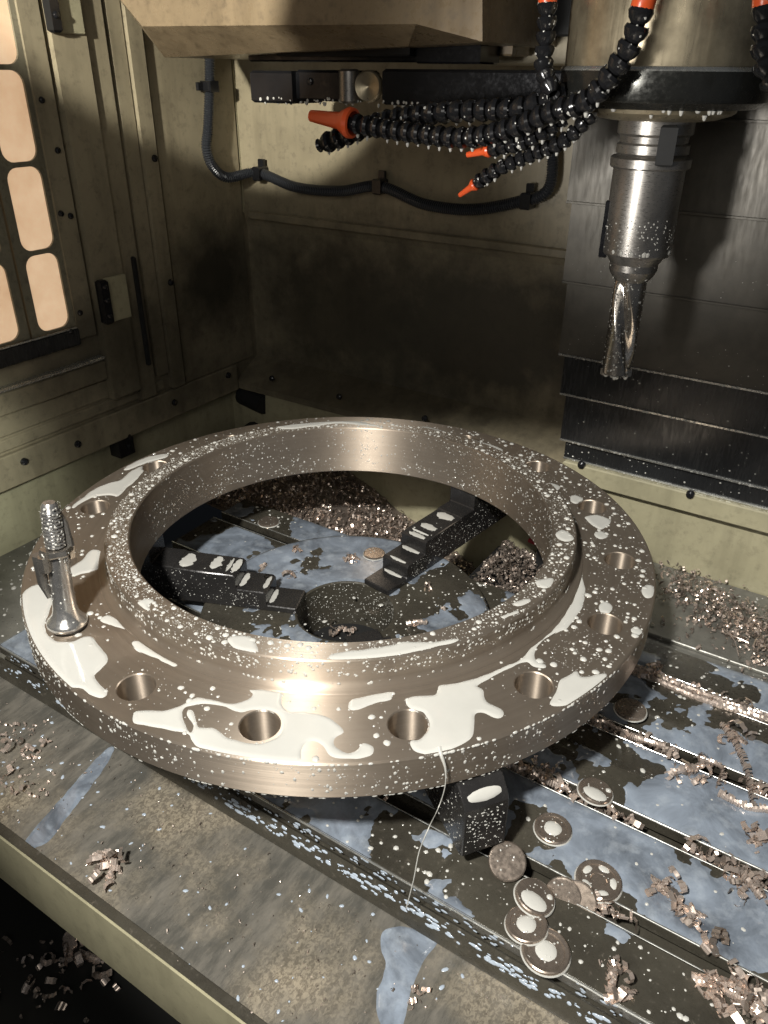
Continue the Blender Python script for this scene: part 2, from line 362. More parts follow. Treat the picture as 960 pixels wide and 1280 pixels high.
# --- back wall
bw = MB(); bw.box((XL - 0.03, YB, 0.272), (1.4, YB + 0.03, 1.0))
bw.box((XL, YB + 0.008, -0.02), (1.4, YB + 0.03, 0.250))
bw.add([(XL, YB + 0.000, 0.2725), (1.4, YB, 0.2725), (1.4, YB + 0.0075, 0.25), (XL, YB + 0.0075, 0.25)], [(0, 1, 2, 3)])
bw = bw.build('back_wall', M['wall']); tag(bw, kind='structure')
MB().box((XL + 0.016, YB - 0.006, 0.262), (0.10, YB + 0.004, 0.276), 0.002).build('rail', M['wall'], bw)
MB().box((-0.553, YB - 0.003, 0.272), (-0.547, YB + 0.001, 0.95), 0.0008).build('seam', M['wall_low'], bw)
ap = MB()
zA, zB = 0.000, -0.038; yA, yB2 = YB + 0.008, 0.405
ap.add([(XL, yA, zA), (0.14, yA, zA), (0.14, yB2, zB), (XL, yB2, zB), (XL, yB2, zB - 0.012), (0.14, yB2, zB - 0.012), (XL, yB2 + 0.006, zB - 0.012), (0.14, yB2 + 0.006, zB - 0.012)],
       [(0, 1, 2, 3), (3, 2, 5, 4), (4, 5, 7, 6)])
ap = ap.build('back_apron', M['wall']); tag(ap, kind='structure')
for q in ((424, 496), (531, 523), (340, 473)): bolt(ap, at(*q, 1, yB2), (0, -1, 0.3), 1.0)
low = MB().box((XL - 0.03, 0.412, -0.40), (0.13, 0.44, -0.05)).build('lower_back_wall', M['wall_low']); tag(low, kind='structure')
lw2 = MB().box((0.128, 0.390, -0.40), (1.4, 0.42, -0.046)).build('lower_back_wall_right', M['wall_low']); tag(lw2, kind='structure')
# --- sump floor
fl = MB().box((-1.5, -1.6, -0.46), (1.6, 0.6, -0.42)).build('sump_floor', M['floor']); tag(fl, kind='structure')
# --- telescopic way cover (vertical)
vc = empty('telescopic_cover', (0.6, 0.42, -0.012), 'dark overlapping steel cover plates behind the drill on the right', 'machine cover')
zb = [-0.012, 0.018, 0.091, 0.150, 0.252, 0.354, 0.455, 0.558, 0.70]; xl = [0.140, 0.132, 0.124, 0.116, 0.110, 0.104, 0.098, 0.092]
for i in range(8):
    y = 0.384 - 0.004 * i
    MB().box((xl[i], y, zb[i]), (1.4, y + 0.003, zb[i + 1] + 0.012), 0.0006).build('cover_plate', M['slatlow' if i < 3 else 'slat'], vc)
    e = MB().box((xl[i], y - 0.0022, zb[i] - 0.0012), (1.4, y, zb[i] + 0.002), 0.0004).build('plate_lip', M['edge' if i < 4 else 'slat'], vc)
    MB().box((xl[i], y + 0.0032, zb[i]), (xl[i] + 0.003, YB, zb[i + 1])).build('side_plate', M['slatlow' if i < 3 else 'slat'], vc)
sill = MB().box((0.143, 0.374, -0.044), (1.4, 0.3895, -0.0135), 0.002).build('cover_sill', M['wall_low'], vc)
for q in ((727, 581), (863, 618), (1000, 655)): bolt(vc, at(*q, 1, 0.374), (0, -1, 0), 1.1)
# ================================================================== MACHINE TABLE
ZT = -0.140
tb = empty('machine_table', (0.3, -0.05, -0.20), 'oily cast iron machine table with long T-slots full of swarf', 'machine table')
XA, XB = -0.343, 1.15
strips = [(-0.282, -0.2185), (-0.1985, -0.1125), (-0.0925, -0.0025), (0.0175, 0.1085), (0.1285, 0.185)]
SO = []
for a, b in strips: SO.append(None); SO[-1] = MB().box((XA, a, ZT - 0.014), (XB, b, ZT), 0.0012).build('table_strip', M['table'], tb)
MB().box((XA + 0.002, -0.280, -0.20), (XB, 0.183, ZT - 0.022)).build('table_body', M['table'], tb)
for i in range(4):
    y0, y1 = strips[i][1], strips[i + 1][0]
    for xa, xb in ((XA, -0.10), (0.10, XB)):
        MB().box((xa, y0 - 0.0006, ZT + 0.0001), (xb, y0 + 0.0008, ZT + 0.0010), 0.0003).build('slot_edge', M['edge'], SO[i])
        MB().box((xa, y1 - 0.0009, ZT + 0.0001), (xb, y1 + 0.0010, ZT + 0.0014), 0.0004).build('slot_edge', M['edge'], SO[i])
MB().box((XA, -0.2835, ZT - 0.0015), (XB, -0.2818, ZT + 0.0006), 0.0004).build('front_edge', M['edge'], SO[0])
bc = MB().lathe([(0.0645, -0.30), (0.0645, 0.0)], 64, cap=True).build('cutter', M['table'])
for o in [q for q in tb.children if q.name.startswith(('table_strip', 'table_body'))]:
    mo = o.modifiers.new('b', 'BOOLEAN'); mo.operation = 'DIFFERENCE'; mo.object = bc; mo.solver = 'EXACT'
bpy.context.view_layer.update(); dg = bpy.context.evaluated_depsgraph_get()
for o in [q for q in tb.children if q.name.startswith(('table_strip', 'table_body'))]:
    mm = bpy.data.meshes.new_from_object(o.evaluated_get(dg)); o.modifiers.clear(); o.data = mm
bpy.data.objects.remove(bc)
# saddle way covers left and behind right, black block enlarged to put the gap's shade into its colour
sd_ = MB().box((0.045, 0.200, -0.42), (0.29, 0.3885, -0.205), 0.003).box((0.13, 0.345, -0.204), (0.29, 0.3885, -0.158), 0.003).build('saddle', M['blackmatte']); tag(sd_, 'black saddle casting, enlarged to blacken the shaded gap seen through the ring', 'casting')
wc = MB(); wc.prism([(0.27, 0.1855), (1.4, 0.1855), (1.4, 0.3895), (0.20, 0.3895)], -0.165, -0.1475, 0.002)
wc.prism([(0.33, 0.205), (1.4, 0.205), (1.4, 0.300), (0.30, 0.300)], -0.1475, -0.1425, 0.001)
wc = wc.build('way_cover', steel('grey_way_cover', (0.17, 0.165, 0.145), 0.35, 0.4)); tag(wc, 'flat grey way cover littered with chips behind the table', 'machine cover')
wl = MB().box((-1.2, -0.30, -0.19), (-0.346, 0.02, -0.168), 0.003).build('way_cover', bpy.data.materials['grey_way_cover']); tag(wl, 'flat grey way cover with drops, left of the table beneath the ring edge', 'machine cover')
cab = MB().tube(spline([(0.10, 0.385, -0.175), (0.17, 0.380, -0.182), (0.24, 0.375, -0.192)], 6), 0.004, 8).build('red_cable', M['red']); tag(cab, 'short red cable glimpsed in the dark gap through the ring', 'cable')
# tray in front
ZR = -0.185
tr = MB(); tr.box((-1.2, -0.433, ZR - 0.006), (1.2, -0.284, ZR), 0.001)
tr = tr.build('coolant_tray', M['tray']); tag(tr, 'worn beige drip tray running along the front of the table', 'tray')
MB().box((-1.2, -0.439, ZR - 0.093), (1.2, -0.4335, ZR - 0.001), 0.001).build('front_panel', M['wall_low'], tr)
MB().box((-1.2, -0.4375, ZR - 0.0005), (1.2, -0.428, ZR + 0.0012), 0.0005).build('tray_lip', M['table'], tr)
gt = MB(); gt.add([(XA - 0.3, -0.2842, ZT - 0.018), (XB, -0.2842, ZT - 0.018), (XB, -0.292, ZT - 0.030), (XA - 0.3, -0.292, ZT - 0.030), (XB, -0.2928, ZR + 0.0012), (XA - 0.3, -0.2928, ZR + 0.0012)], [(0, 1, 2, 3), (3, 2, 4, 5)])
gt.build('wiper_strip', M['table'], tr)
# ================================================================== CHUCK
ch = empty('three_jaw_chuck', (0, 0, ZT), 'black three-jaw chuck with stepped jaws standing beneath the steel ring', 'chuck')
cb = MB().lathe([(0.064, -0.205), (0.064, -0.1212), (0.0655, -0.120), (0.1885, -0.120), (0.190, -0.1215), (0.190, ZT + 0.0006)], 128)
cb.build('chuck_body', M['table'], ch)
MB().lathe([(0.0001, -0.192), (0.066, -0.192)], 48).build('bore_floor', M['blackmatte'], ch)
def jaw(ang, name='jaw'):
    u = Vector((math.cos(math.radians(ang)), math.sin(math.radians(ang)), 0)); v = Vector((-u.y, u.x, 0)); w = Vector((0, 0, 1))
    jb = MB(); prof = [(0.061, -0.119), (0.061, -0.113), (0.0625, -0.1115), (0.100, -0.1115), (0.1012, -0.1100), (0.1012, -0.0945), (0.1045, -0.0915), (0.140, -0.0915), (0.1415, -0.090),
                       (0.1415, -0.0735), (0.1448, -0.0705), (0.225, -0.0690), (0.2265, -0.0675), (0.256, -0.0675), (0.2575, -0.0660), (0.2575, -0.0430), (0.374, -0.0430), (0.388, -0.0570), (0.390, -0.0600), (0.390, -0.118), (0.388, -0.119)]
    n = len(prof); hw = 0.0222; be = 0.0012
    def ring(off, ins):
        c = [(max(0.061 + ins, min(0.390 - ins, r)), (z - ins if z > -0.118 else z + ins * 0)) for r, z in prof]; return [u * r + v * off + w * z for r, z in c]
    L = [ring(-hw, be), ring(-hw + be, 0), ring(hw - be, 0), ring(hw, be)]
    vs = sum(L, []); fs = [tuple(range(n)), tuple(range(3 * n, 4 * n))[::-1]]
    for k in range(3):
        for i in range(n): j = (i + 1) % n; fs.append((k * n + i, k * n + j, (k + 1) * n + j, (k + 1) * n + i))
    jb.add(vs, fs); o = jb.build('jaw', M['jaw'], ch)
    # milky lines lying on the steps
    mk = MB()
    for (r, z, wd) in ((0.106, -0.0914, 0.004), (0.147, -0.0703, 0.006), (0.176, -0.0700, 0.0085), (0.138, -0.0914, 0.006), (0.098, -0.1114, 0.005), (0.215, -0.0692, 0.012), (0.1565, -0.0702, 0.003)):
        c = u * r + w * z
        k = 10; e0 = ru(-1, -0.75) * 0.017; e1 = ru(0.7, 1) * 0.017; side1 = []; side2 = []
        for i in range(k + 1):
            t = e0 + (e1 - e0) * i / k; q = math.sin(math.pi * min(1, max(0.04, i / k))) ** 0.35 * wd * 0.85
            side1.append(c + v * t + u * (q * ru(0.8, 1.2))); side2.append(c + v * t - u * (q * ru(0.8, 1.2)))
        mid = [c + v * (e0 + (e1 - e0) * i / k) + w * 0.0012 for i in range(k + 1)]
        mk.add(side1 + mid + side2, [(i, i + 1, k + 2 + i, k + 1 + i) for i in range(k)] + [(k + 1 + i, k + 2 + i, 2 * k + 3 + i, 2 * k + 2 + i) for i in range(k)])
    if ang > 300:
        mk = MB(); c = u * 0.3835 + w * (-0.0522)
        mk.drop(c - (u + w) * 0.0004, (u * 0.707 + w * 0.707), 0.0058, h=0.0016, t=v, el=3.15, seg=28)
    mk.build('coolant_streak', M['milk'], ch)
    return u, v
for a in (82, 202, 324): jaw(a)
# ================================================================== STEEL RING
RO, RH, RB, HZ, RT = 0.3728, 0.280, 0.2524, 0.0316, -0.0415
rg = empty('flange_ring', (0, 0, RT), 'large turned steel flange ring spattered with milky coolant, lying on the chuck jaws', 'flange')
pl = MB().lathe([(0.2995, RT + 0.0006), (RO - 0.002, RT), (RO, RT + 0.002), (RO, -0.0016), (RO - 0.0016, 0.0), (0.2995, 0.0)], 320, closed=True)
po = pl.build('flange_plate', M['ring'], rg)
cut = MB()
for k in range(16):
    a = math.radians(22.5 * k); c = Matrix.Translation((0.334 * math.cos(a), 0.334 * math.sin(a), 0)); r = 0.0178
    cut.lathe([(r, RT - 0.01), (r, -0.0010), (r + 0.0022, 0.0012)], 40, M=c, cap=True)
co = cut.build('cutter', M['ring'], rg)
bo = po.modifiers.new('b', 'BOOLEAN'); bo.operation = 'DIFFERENCE'; bo.object = co; bo.solver = 'EXACT'
bpy.context.view_layer.update()
dg = bpy.context.evaluated_depsgraph_get(); me2 = bpy.data.meshes.new_from_object(po.evaluated_get(dg))
po.modifiers.clear(); po.data = me2; bpy.data.objects.remove(co)
bm = bmesh.new(); bm.from_mesh(me2)
for f in bm.faces: f.smooth = True
for e in bm.edges: e.smooth = not (len(e.link_faces) == 2 and e.calc_face_angle(0) > math.radians(25))
bm.to_mesh(me2); bm.free()
MB().lathe([(0.3000, RT), (0.3000, 0.0003), (0.2910, 0.0004), (0.2902, 0.0013), (0.2868, 0.0017), (0.2832, 0.0033), (0.2810, 0.0060), (RH, 0.0095), (RH, HZ - 0.0014), (RH - 0.0014, HZ), (RB + 0.0014, HZ), (RB, HZ - 0.0014), (RB, RT + 0.0015), (RB + 0.0015, RT)], 320, closed=True).build('hub', M['ring'], rg, sharp=38)
# ---- puddles traced as real raised pools of liquid
def sdist(p, poly):
    x, y = p; n = len(poly); d2 = 1e9; ins = False; j = n - 1
    for i in range(n):
        xi, yi = poly[i]; xj, yj = poly[j]; ex, ey = xj - xi, yj - yi; wx, wy = x - xi, y - yi
        t = max(0, min(1, (wx * ex + wy * ey) / (ex * ex + ey * ey + 1e-12))); dx, dy = wx - ex * t, wy - ey * t; d2 = min(d2, dx * dx + dy * dy)
        if ((yi > y) != (yj > y)) and (x < (xj - xi) * (y - yi) / (yj - yi + 1e-15) + xi): ins = not ins
        j = i
    return math.sqrt(d2) * (1 if ins else -1)
def smoothpoly(poly, k=4):
    P = [Vector((a, b, 0)) for a, b in poly]; n = len(P); out = []
    for i in range(n):
        a, b, c, d = P[i - 1], P[i], P[(i + 1) % n], P[(i + 2) % n]
        for q in range(k):
            t = q / k; v = 0.5 * ((2 * b) + (c - a) * t + (2 * a - 5 * b + 4 * c - d) * t * t + (3 * b - a - 3 * c + d) * t ** 3); out.append((v.x, v.y))
    return out
HOLES = [(0.334 * math.cos(math.radians(22.5 * k)), 0.334 * math.sin(math.radians(22.5 * k))) for k in range(16)]
def heightfield(mb, x0, x1, y0, y1, st, field, base, h, w):
    nx, ny = int((x1 - x0) / st) + 2, int((y1 - y0) / st) + 2; idx = {}; vs = []; D = {}
    for i in range(nx):
        for j in range(ny): D[i, j] = field(x0 + i * st, y0 + j * st)
    fs = []
    def vid(i, j):
        if (i, j) not in idx:
            d = D[i, j]; z = h * (1 - (1 - min(d / w, 1)) ** 2) if d > 0 else max(d * 2 * h / w, -h * 1.5)
            idx[i, j] = len(vs); vs.append((x0 + i * st, y0 + j * st, base + z))
        return idx[i, j]
    for i in range(nx - 1):
        for j in range(ny - 1):
            if max(D[i, j], D[i + 1, j], D[i, j + 1], D[i + 1, j + 1]) > 0: fs.append((vid(i, j), vid(i + 1, j), vid(i + 1, j + 1), vid(i, j + 1)))
    if fs: mb.add(vs, fs)
def zp(ox, oy, sc, pts): return [(ox + x / sc, oy + y / sc) for x, y in pts]
def puddle(pix, z, label, voids=(), st=0.0013, h=0.0011, hub=False, name='coolant_puddle', mat='milk', group='milky puddles on the steel ring', wob=0.0012):
    poly = smoothpoly([at(x, y, 2, z)[:2] for x, y in pix]); V = [smoothpoly([at(x, y, 2, z)[:2] for x, y in v]) for v in voids]
    xs = [p[0] for p in poly]; ys = [p[1] for p in poly]
    def fld(x, y):
        d = sdist((x, y), poly)
        if d < -0.006: return d
        for v in V: d = min(d, -sdist((x, y), v))
        d += wob * noise.noise((x * 90, y * 90, 3.3))
        if hub: r = math.hypot(x, y); d = min(d, r - RB - 0.0025, RH - 0.0020 - r)
        elif z == 0:
            for hx, hy in HOLES:
                q = math.hypot(x - hx, y - hy) - 0.0190
                if q < d: d = q
            r = math.hypot(x, y); d = min(d, RO - 0.0020 - r, r - 0.2905)
        return d
    mb = MB(); heightfield(mb, min(xs) - 0.003, max(xs) + 0.003, min(ys) - 0.003, max(ys) + 0.003, st, fld, z, h, 0.004)
    o = mb.build(name, M[mat], None, sharp=0, recalc=False)
    for f in o.data.polygons: f.use_smooth = True
    return tag(o, label, 'puddle', group)
Z6 = lambda *p: zp(100, 780, 2.4, p)
Z7 = lambda *p: zp(400, 780, 2.4, p)
ZL = lambda *p: zp(0, 600, 2.909, p)
Z3 = lambda *p: zp(560, 640, 3.2, p)
Z2 = lambda *p: zp(480, 500, 2.4, p)
Z1 = lambda *p: zp(100, 500, 2.4, p)
puddle(Z6((158,285),(165,262),(200,258),(250,260),(300,245),(350,222),(400,228),(450,238),(490,232),(515,215),(505,198),(560,197),(605,208),(606,240),(625,262),(680,265),(730,275),(775,300),(792,325),(765,345),(765,370),(800,388),(830,378),(850,358),(880,368),(878,390),(850,402),(790,405),(750,395),(730,370),(705,352),(680,358),(665,380),(660,410),(600,412),(500,400),(420,385),(360,372),(335,350),(325,330),(260,318),(200,305),(165,298)), 0,
       'long winding milky puddle around the front hole of the steel ring', [Z6((330,245),(390,240),(440,250),(480,265),(520,258),(590,268),(610,300),(600,335),(560,355),(510,358),(450,345),(420,325),(400,312),(370,312),(352,305),(340,265),(325,258),(322,275),(340,305),(332,328),(318,305),(308,275),(310,258))])
puddle(Z7((258,225),(300,215),(345,212),(355,185),(400,178),(450,168),(520,143),(600,108),(620,85),(660,50),(700,15),(735,-30),(765,-90),(775,-140),(785,-170),(792,-130),(795,-80),(775,-30),(745,10),(720,22),(680,45),(645,80),(645,105),(675,122),(672,133),(640,128),(622,114),(590,122),(540,147),(490,175),(470,187),(490,200),(500,235),(545,255),(550,275),(530,284),(490,268),(468,270),(465,300),(455,340),(430,360),(390,380),(372,400),(300,388),(275,370),(272,350),(300,345),(325,315),(325,290),(310,265),(280,258),(262,245)), 0,
       'widest milky puddle, dripping over the front edge of the ring')
puddle(Z7((85,245),(95,225),(160,212),(215,203),(222,215),(210,228),(160,240),(110,258),(90,256)), 0, 'small oblong milky puddle between the two front holes of the ring')
puddle(Z7((690,240),(695,225),(712,200),(720,170),(750,152),(770,142),(785,158),(830,152),(858,148),(855,165),(830,190),(790,218),(745,242),(705,248)), 0, 'triangular milky puddle at the right front rim of the ring')
puddle(Z7((25,100),(40,88),(100,80),(190,68),(250,55),(320,55),(400,45),(418,48),(380,62),(320,75),(240,92),(170,103),(100,108),(40,108)), HZ, 'long thin milky puddle on top of the hub at the front', hub=True)
puddle(ZL((78,420),(110,390),(150,380),(185,400),(190,450),(175,490),(165,530),(185,575),(250,590),(320,568),(350,590),(395,650),(365,690),(345,720),(388,770),(375,792),(345,790),(300,760),(240,745),(190,690),(130,610),(95,530),(80,460)), 0, 'broad pinkish white puddle in front of the clamped stud on the left')
puddle(zp(0, 380, 2.909, [(262,735),(300,705),(350,670),(400,650),(440,640),(480,605),(530,590),(500,635),(460,670),(430,700),(400,695),(350,700),(300,720),(270,742)]), 0, 'milky puddle on the far left of the ring behind the stud')
puddle(zp(0, 380, 2.909, [(450,600),(480,580),(540,555),(610,545),(600,560),(540,575),(490,595),(460,605)]), 0, 'thin milky streak on the back left rim of the ring')
puddle(ZL((478,595),(500,585),(560,608),(620,643),(648,672),(625,680),(570,652),(500,622)), 0, 'slender slanting milky puddle above the left front hole')
puddle(ZL((365,505),(395,490),(430,510),(468,535),(455,546),(415,532),(372,518)), 0, 'small jagged milky puddle to the right of the stud')
puddle(ZL((250,325),(300,290),(330,255),(370,260),(380,300),(350,330),(300,340),(260,350)), 0, 'crooked milky puddle between the stud and the hub')
puddle(ZL((530,515),(560,500),(600,490),(600,505),(560,525)), HZ, 'tiny tilted milky puddle on the hub top', hub=True) if 0 else None
puddle(ZL((502,445),(540,430),(560,440),(540,455),(545,475),(515,465)), HZ, 'small hooked milky puddle on the left part of the hub top', hub=True)
puddle(ZL((385,215),(400,240),(425,260),(420,300),(405,318),(388,290)), 0.0004, 'upright milky puddle hugging the left foot of the hub')
puddle(ZL((828,578),(870,565),(915,575),(940,620),(900,625),(850,610)), HZ, 'rounded milky puddle on the front left of the hub top', hub=True)
puddle(Z2((90,85),(130,80),(200,100),(270,120),(340,140),(355,152),(330,163),(260,140),(200,115),(130,98)), 0.0002, 'long milky puddle at the very back of the ring right of centre')
puddle(Z1((580,75),(640,62),(750,58),(840,65),(900,80),(780,70),(700,80),(620,88)), HZ, 'pale strip of coolant on the back of the hub top', hub=True)
puddle(Z2((455,255),(480,243),(520,255),(528,265),(500,278),(465,272)), 0, 'lens-shaped milky puddle on the right back of the ring, upper of two')
puddle(Z2((495,290),(530,288),(545,320),(535,340),(515,342),(500,320)), 0, 'bean-shaped milky puddle beside the right back hole, near the hub')
puddle(Z2((605,350),(640,345),(680,362),(655,388),(630,380),(610,362)), 0, 'largest milky puddle between the right back holes of the ring')
puddle(Z2((515,400),(540,390),(570,415),(550,425),(525,418)), 0.0316, 'pointed milky puddle on the right part of the hub top', hub=True)
puddle(Z2((558,290),(575,285),(597,298),(580,312),(562,306)), 0, 'round milky drop in front of the right back hole')
puddle(Z2((632,400),(655,394),(672,408),(655,418),(637,412)), 0, 'oval milky drop toward the right side of the ring')
puddle(Z3((352,275),(385,268),(420,265),(415,290),(390,305),(360,298)), HZ, 'milky puddle on the right front of the hub top, widest there', hub=True)
puddle(Z3((262,366),(290,352),(325,348),(328,360),(280,377)), HZ, 'oblong milky puddle on the right front of the hub top', hub=True)
puddle(Z3((213,418),(245,404),(275,395),(280,403),(245,418),(225,428)), HZ, 'dumbbell-shaped milky puddle on the front of the hub top', hub=True)
puddle(Z3((607,370),(630,358),(657,375),(650,400),(625,410),(608,398)), 0, 'squarish milky drop behind the right side hole of the ring')
puddle(Z3((780,305),(795,290),(822,298),(822,335),(795,345),(777,328)), 0, 'square milky drop at the rightmost rim of the ring')
puddle(Z3((730,470),(750,460),(775,472),(772,488),(745,492)), 0, 'oval milky drop near the right rim below the square one')
puddle(Z6((155,55),(185,55),(240,85),(300,125),(270,120),(215,98),(165,75)), 0.0003, 'narrow milky streak lying along the left front foot of the hub') if 0 else None
# ---- droplets (nobody could count these)
dm = MB()
BEADS = {}
def clash(x, y, s):
    i, j = int(x // 0.008), int(y // 0.008)
    for a in (-1, 0, 1):
        for b in (-1, 0, 1):
            for (u, v, q) in BEADS.get((i + a, j + b), ()):
                if (x - u) ** 2 + (y - v) ** 2 < ((s + q) * 1.08) ** 2: return True
    BEADS.setdefault((i, j), []).append((x, y, s)); return False
def on_ring_top(r0, r1, z, n, s0, s1, dens):
    c = 0
    while c < n:
        a = ru(0, 2 * math.pi); r = math.sqrt(ru(r0 * r0, r1 * r1))
        x, y = r * math.cos(a), r * math.sin(a)
        if rnd() > dens(a, x, y): continue
        c += 1
        if z == 0 and any(math.hypot(x - hx, y - hy) < 0.0205 for hx, hy in HOLES): continue
        s = s0 + (s1 * 1.25 - s0) * rnd() ** 4.2
        s = max(0.0004, min(s, r1 - r + 0.0005, r - r0 + 0.0005))
        if clash(x, y, s): continue
        dm.drop((x, y, z), (0, 0, 1), max(s, 0.0004), seg=10 if s > 0.0012 else 7, el=ru(0.9, 1.2))
def adeg(a): d = math.degrees(a) % 360; return d
def dhub(a, x, y): d = adeg(a); return 1.0 if 150 < d < 255 else (0.75 if 120 < d <= 150 or 255 <= d < 300 else 0.45)
def dfl(a, x, y):
    d = adeg(a); n = noise.noise((x * 14, y * 14, 1.0)); k = 0.9 if (d < 85 or d > 345) else (0.35 if d < 200 else 0.16)
    near = min(math.hypot(x - hx, y - hy) for hx, hy in HOLES) < 0.03
    return k * (0.45 + max(0, n) * 2.2) + (0.25 if near else 0)
on_ring_top(RB + 0.002, RH - 0.002, HZ, 6000, 0.00045, 0.0030, dhub)
on_ring_top(0.292, RO - 0.003, 0, 2900, 0.0003, 0.0030, dfl)
def on_cyl(r, z0, z1, n, s0, s1, sgn, a0=0, a1=360, dens=None, el=1.2):
    for _ in range(n):
        a = math.radians(ru(a0, a1)); z = ru(z0, z1)
        if dens and rnd() > dens(a, z): continue
        nn = Vector((math.cos(a), math.sin(a), 0)) * sgn; s = s0 + (s1 - s0) * rnd() ** 3
        dm.drop((r * math.cos(a), r * math.sin(a), z), nn, s, h=s * 0.35, t=(0, 0, 1), el=ru(0.9, el), seg=6)
on_cyl(RH, 0.013, HZ - 0.002, 1100, 0.0003, 0.0019, 1, 190, 380)
on_cyl(RH + 0.002, 0.004, 0.007, 150, 0.0005, 0.0024, 1, 190, 400)
on_cyl(RB, RT + 0.002, HZ - 0.002, 3800, 0.00025, 0.0015, -1, -20, 215, dens=lambda a, z: 0.6 + noise.noise((a * 4, z * 20, 2)))
on_cyl(RO, RT + 0.003, -0.002, 1500, 0.0003, 0.0019, 1, 190, 370, dens=lambda a, z: 0.6 + noise.noise((a * 6, z * 20, 2)), el=1.7)
for k in range(260):     # beads along the lower and upper rim
    a = math.radians(ru(200, 350)); n = Vector((math.cos(a), math.sin(a), -0.4 if k % 2 else 0.5)).normalized()
    dm.drop((RO * math.cos(a), RO * math.sin(a), RT + 0.001 if k % 2 else -0.001), n, ru(0.0006, 0.0016), el=1.8, seg=6, t=(-math.sin(a), math.cos(a), 0))
o = dm.build('coolant_droplets', M['milk'], None, sharp=80, recalc=False); tag(o, 'countless milky coolant droplets beaded over the steel ring', 'droplets', kind='stuff')
# streams: drip over the edge, falling to the tray
e0 = at(553, 945, 2, 0); a = math.atan2(e0.y, e0.x); ca, sa = math.cos(a), math.sin(a)
st = [Vector(((RO - 0.006) * ca, (RO - 0.006) * sa, 0.0006)), Vector(((RO + 0.0006) * ca, (RO + 0.0006) * sa, -0.002))]
for (px, py) in ((557, 962), (556, 985)): st.append(at(px, py, 1, (RO + 0.001) * sa))
for px, py, yy in ((548, 1010, (RO + 0.004) * sa), (536, 1035, -0.292), (524, 1065, -0.298), (517, 1100, -0.303), (508, 1135, -0.305)): st.append(at(px, py, 1, yy))
sp = spline(st, 6)
o = MB().tube(sp, [0.0024 - 0.0019 * min(1, i / 16) for i in range(len(sp))], 8).build('coolant_stream', M['milk'], None); tag(o, 'thin thread of milky coolant running off the ring edge down to the tray', 'coolant stream')
# ================================================================== STUD in the left hole
bp = Vector((HOLES[11][0], HOLES[11][1], 0)); bp = Vector((0.334 * math.cos(math.radians(247.5)), 0.334 * math.sin(math.radians(247.5)), 0))
bp = at(84, 775, 2, 0.004); tp = at(61, 628, 1, bp.y + 0.012)
ax = (tp - bp); H = ax.length; ax.normalize()
sd = empty('clamp_stud', (bp.x, bp.y, 0), 'bright steel stud with flared foot and threaded top on the left of the ring', 'clamp')
fm = frame(bp, ax) @ Matrix.Diagonal((1.22, 1.22, 1.0, 1.0))
print('stud H', H, bp)
MB().lathe([(0.0001, -0.006), (0.0160, -0.006), (0.0166, -0.004), (0.0166, 0.0), (0.0152, 0.002), (0.0130, 0.005), (0.0108, 0.010), (0.0096, 0.018), (0.0090, 0.034), (0.0083, H * 0.60), (0.0001, H * 0.60)], 40, M=fm).build('foot_post', M['bright'], sd, sharp=50)
th = MB(); pr = [(0.0001, H * 0.62)]
for k in range(11): z = H * 0.64 + k * 0.0036; pr += [(0.0068, z), (0.0080, z + 0.0012), (0.0080, z + 0.0022), (0.0068, z + 0.0034)]
pr = [q for q in pr if q[1] < H - 0.004] + [(0.0066, H - 0.003), (0.0048, H), (0.0001, H)]
th.lathe(pr, 24, M=fm); th.build('threaded_top', M['bright'], sd, sharp=50)
def rot(p, k): return fm @ Vector(p)
nb = MB(); nb.tube([fm @ Vector((-0.002, 0.013, H * 0.50)), fm @ Vector((0.0, 0.0125, H * 0.66))], 0.0052, 6); nb.tube([fm @ Vector((0, -0.012, H * 0.48)), fm @ Vector((0, -0.012, H * 0.60))], 0.006, 8)
nb.lathe([(0.0001, H * 0.585), (0.0125, H * 0.585), (0.0135, H * 0.60), (0.0125, H * 0.635), (0.0001, H * 0.635)], 6, M=fm)
nb.build('nut', M['drill'], sd, sharp=30)
sb = MB(); q0 = fm @ Vector((0.0065, -0.0075, 0.06)); sb.tube([fm @ Vector((-0.006, -0.0085, 0.03)), fm @ Vector((-0.008, -0.011, H * 0.35)), fm @ Vector((-0.007, -0.012, H * 0.60))], [0.003, 0.005, 0.006], 10)
sb.tube([fm @ Vector((0.004, 0.010, H * 0.62)), fm @ Vector((0.003, 0.0085, H * 0.82)), fm @ Vector((0.001, 0.006, H * 0.93))], [0.0045, 0.004, 0.002], 8)
sb.build('side_bar', M['holder'], sd)
mk = MB()
for k in range(150):
    z = rnd() ** 0.7 * H; a = ru(0, 6.28); r = 0.0163 if z < 0.004 else (0.0092 if z < H * 0.58 else 0.0128 if z < H * 0.65 else 0.0078)
    if 0.004 < z < 0.02: continue
    mk.drop(fm @ Vector((r * math.cos(a), r * math.sin(a), z)), (fm.to_3x3() @ Vector((math.cos(a), math.sin(a), 0))), ru(0.0005, 0.0014), seg=6)
mk.drop(fm @ Vector((0.011, -0.002, 0.0045)), fm.to_3x3() @ Vector((0.5, 0, 0.8)), 0.0042); mk.build('droplet', M['milk'], sd, recalc=False, sharp=80)['kind'] = 'stuff'
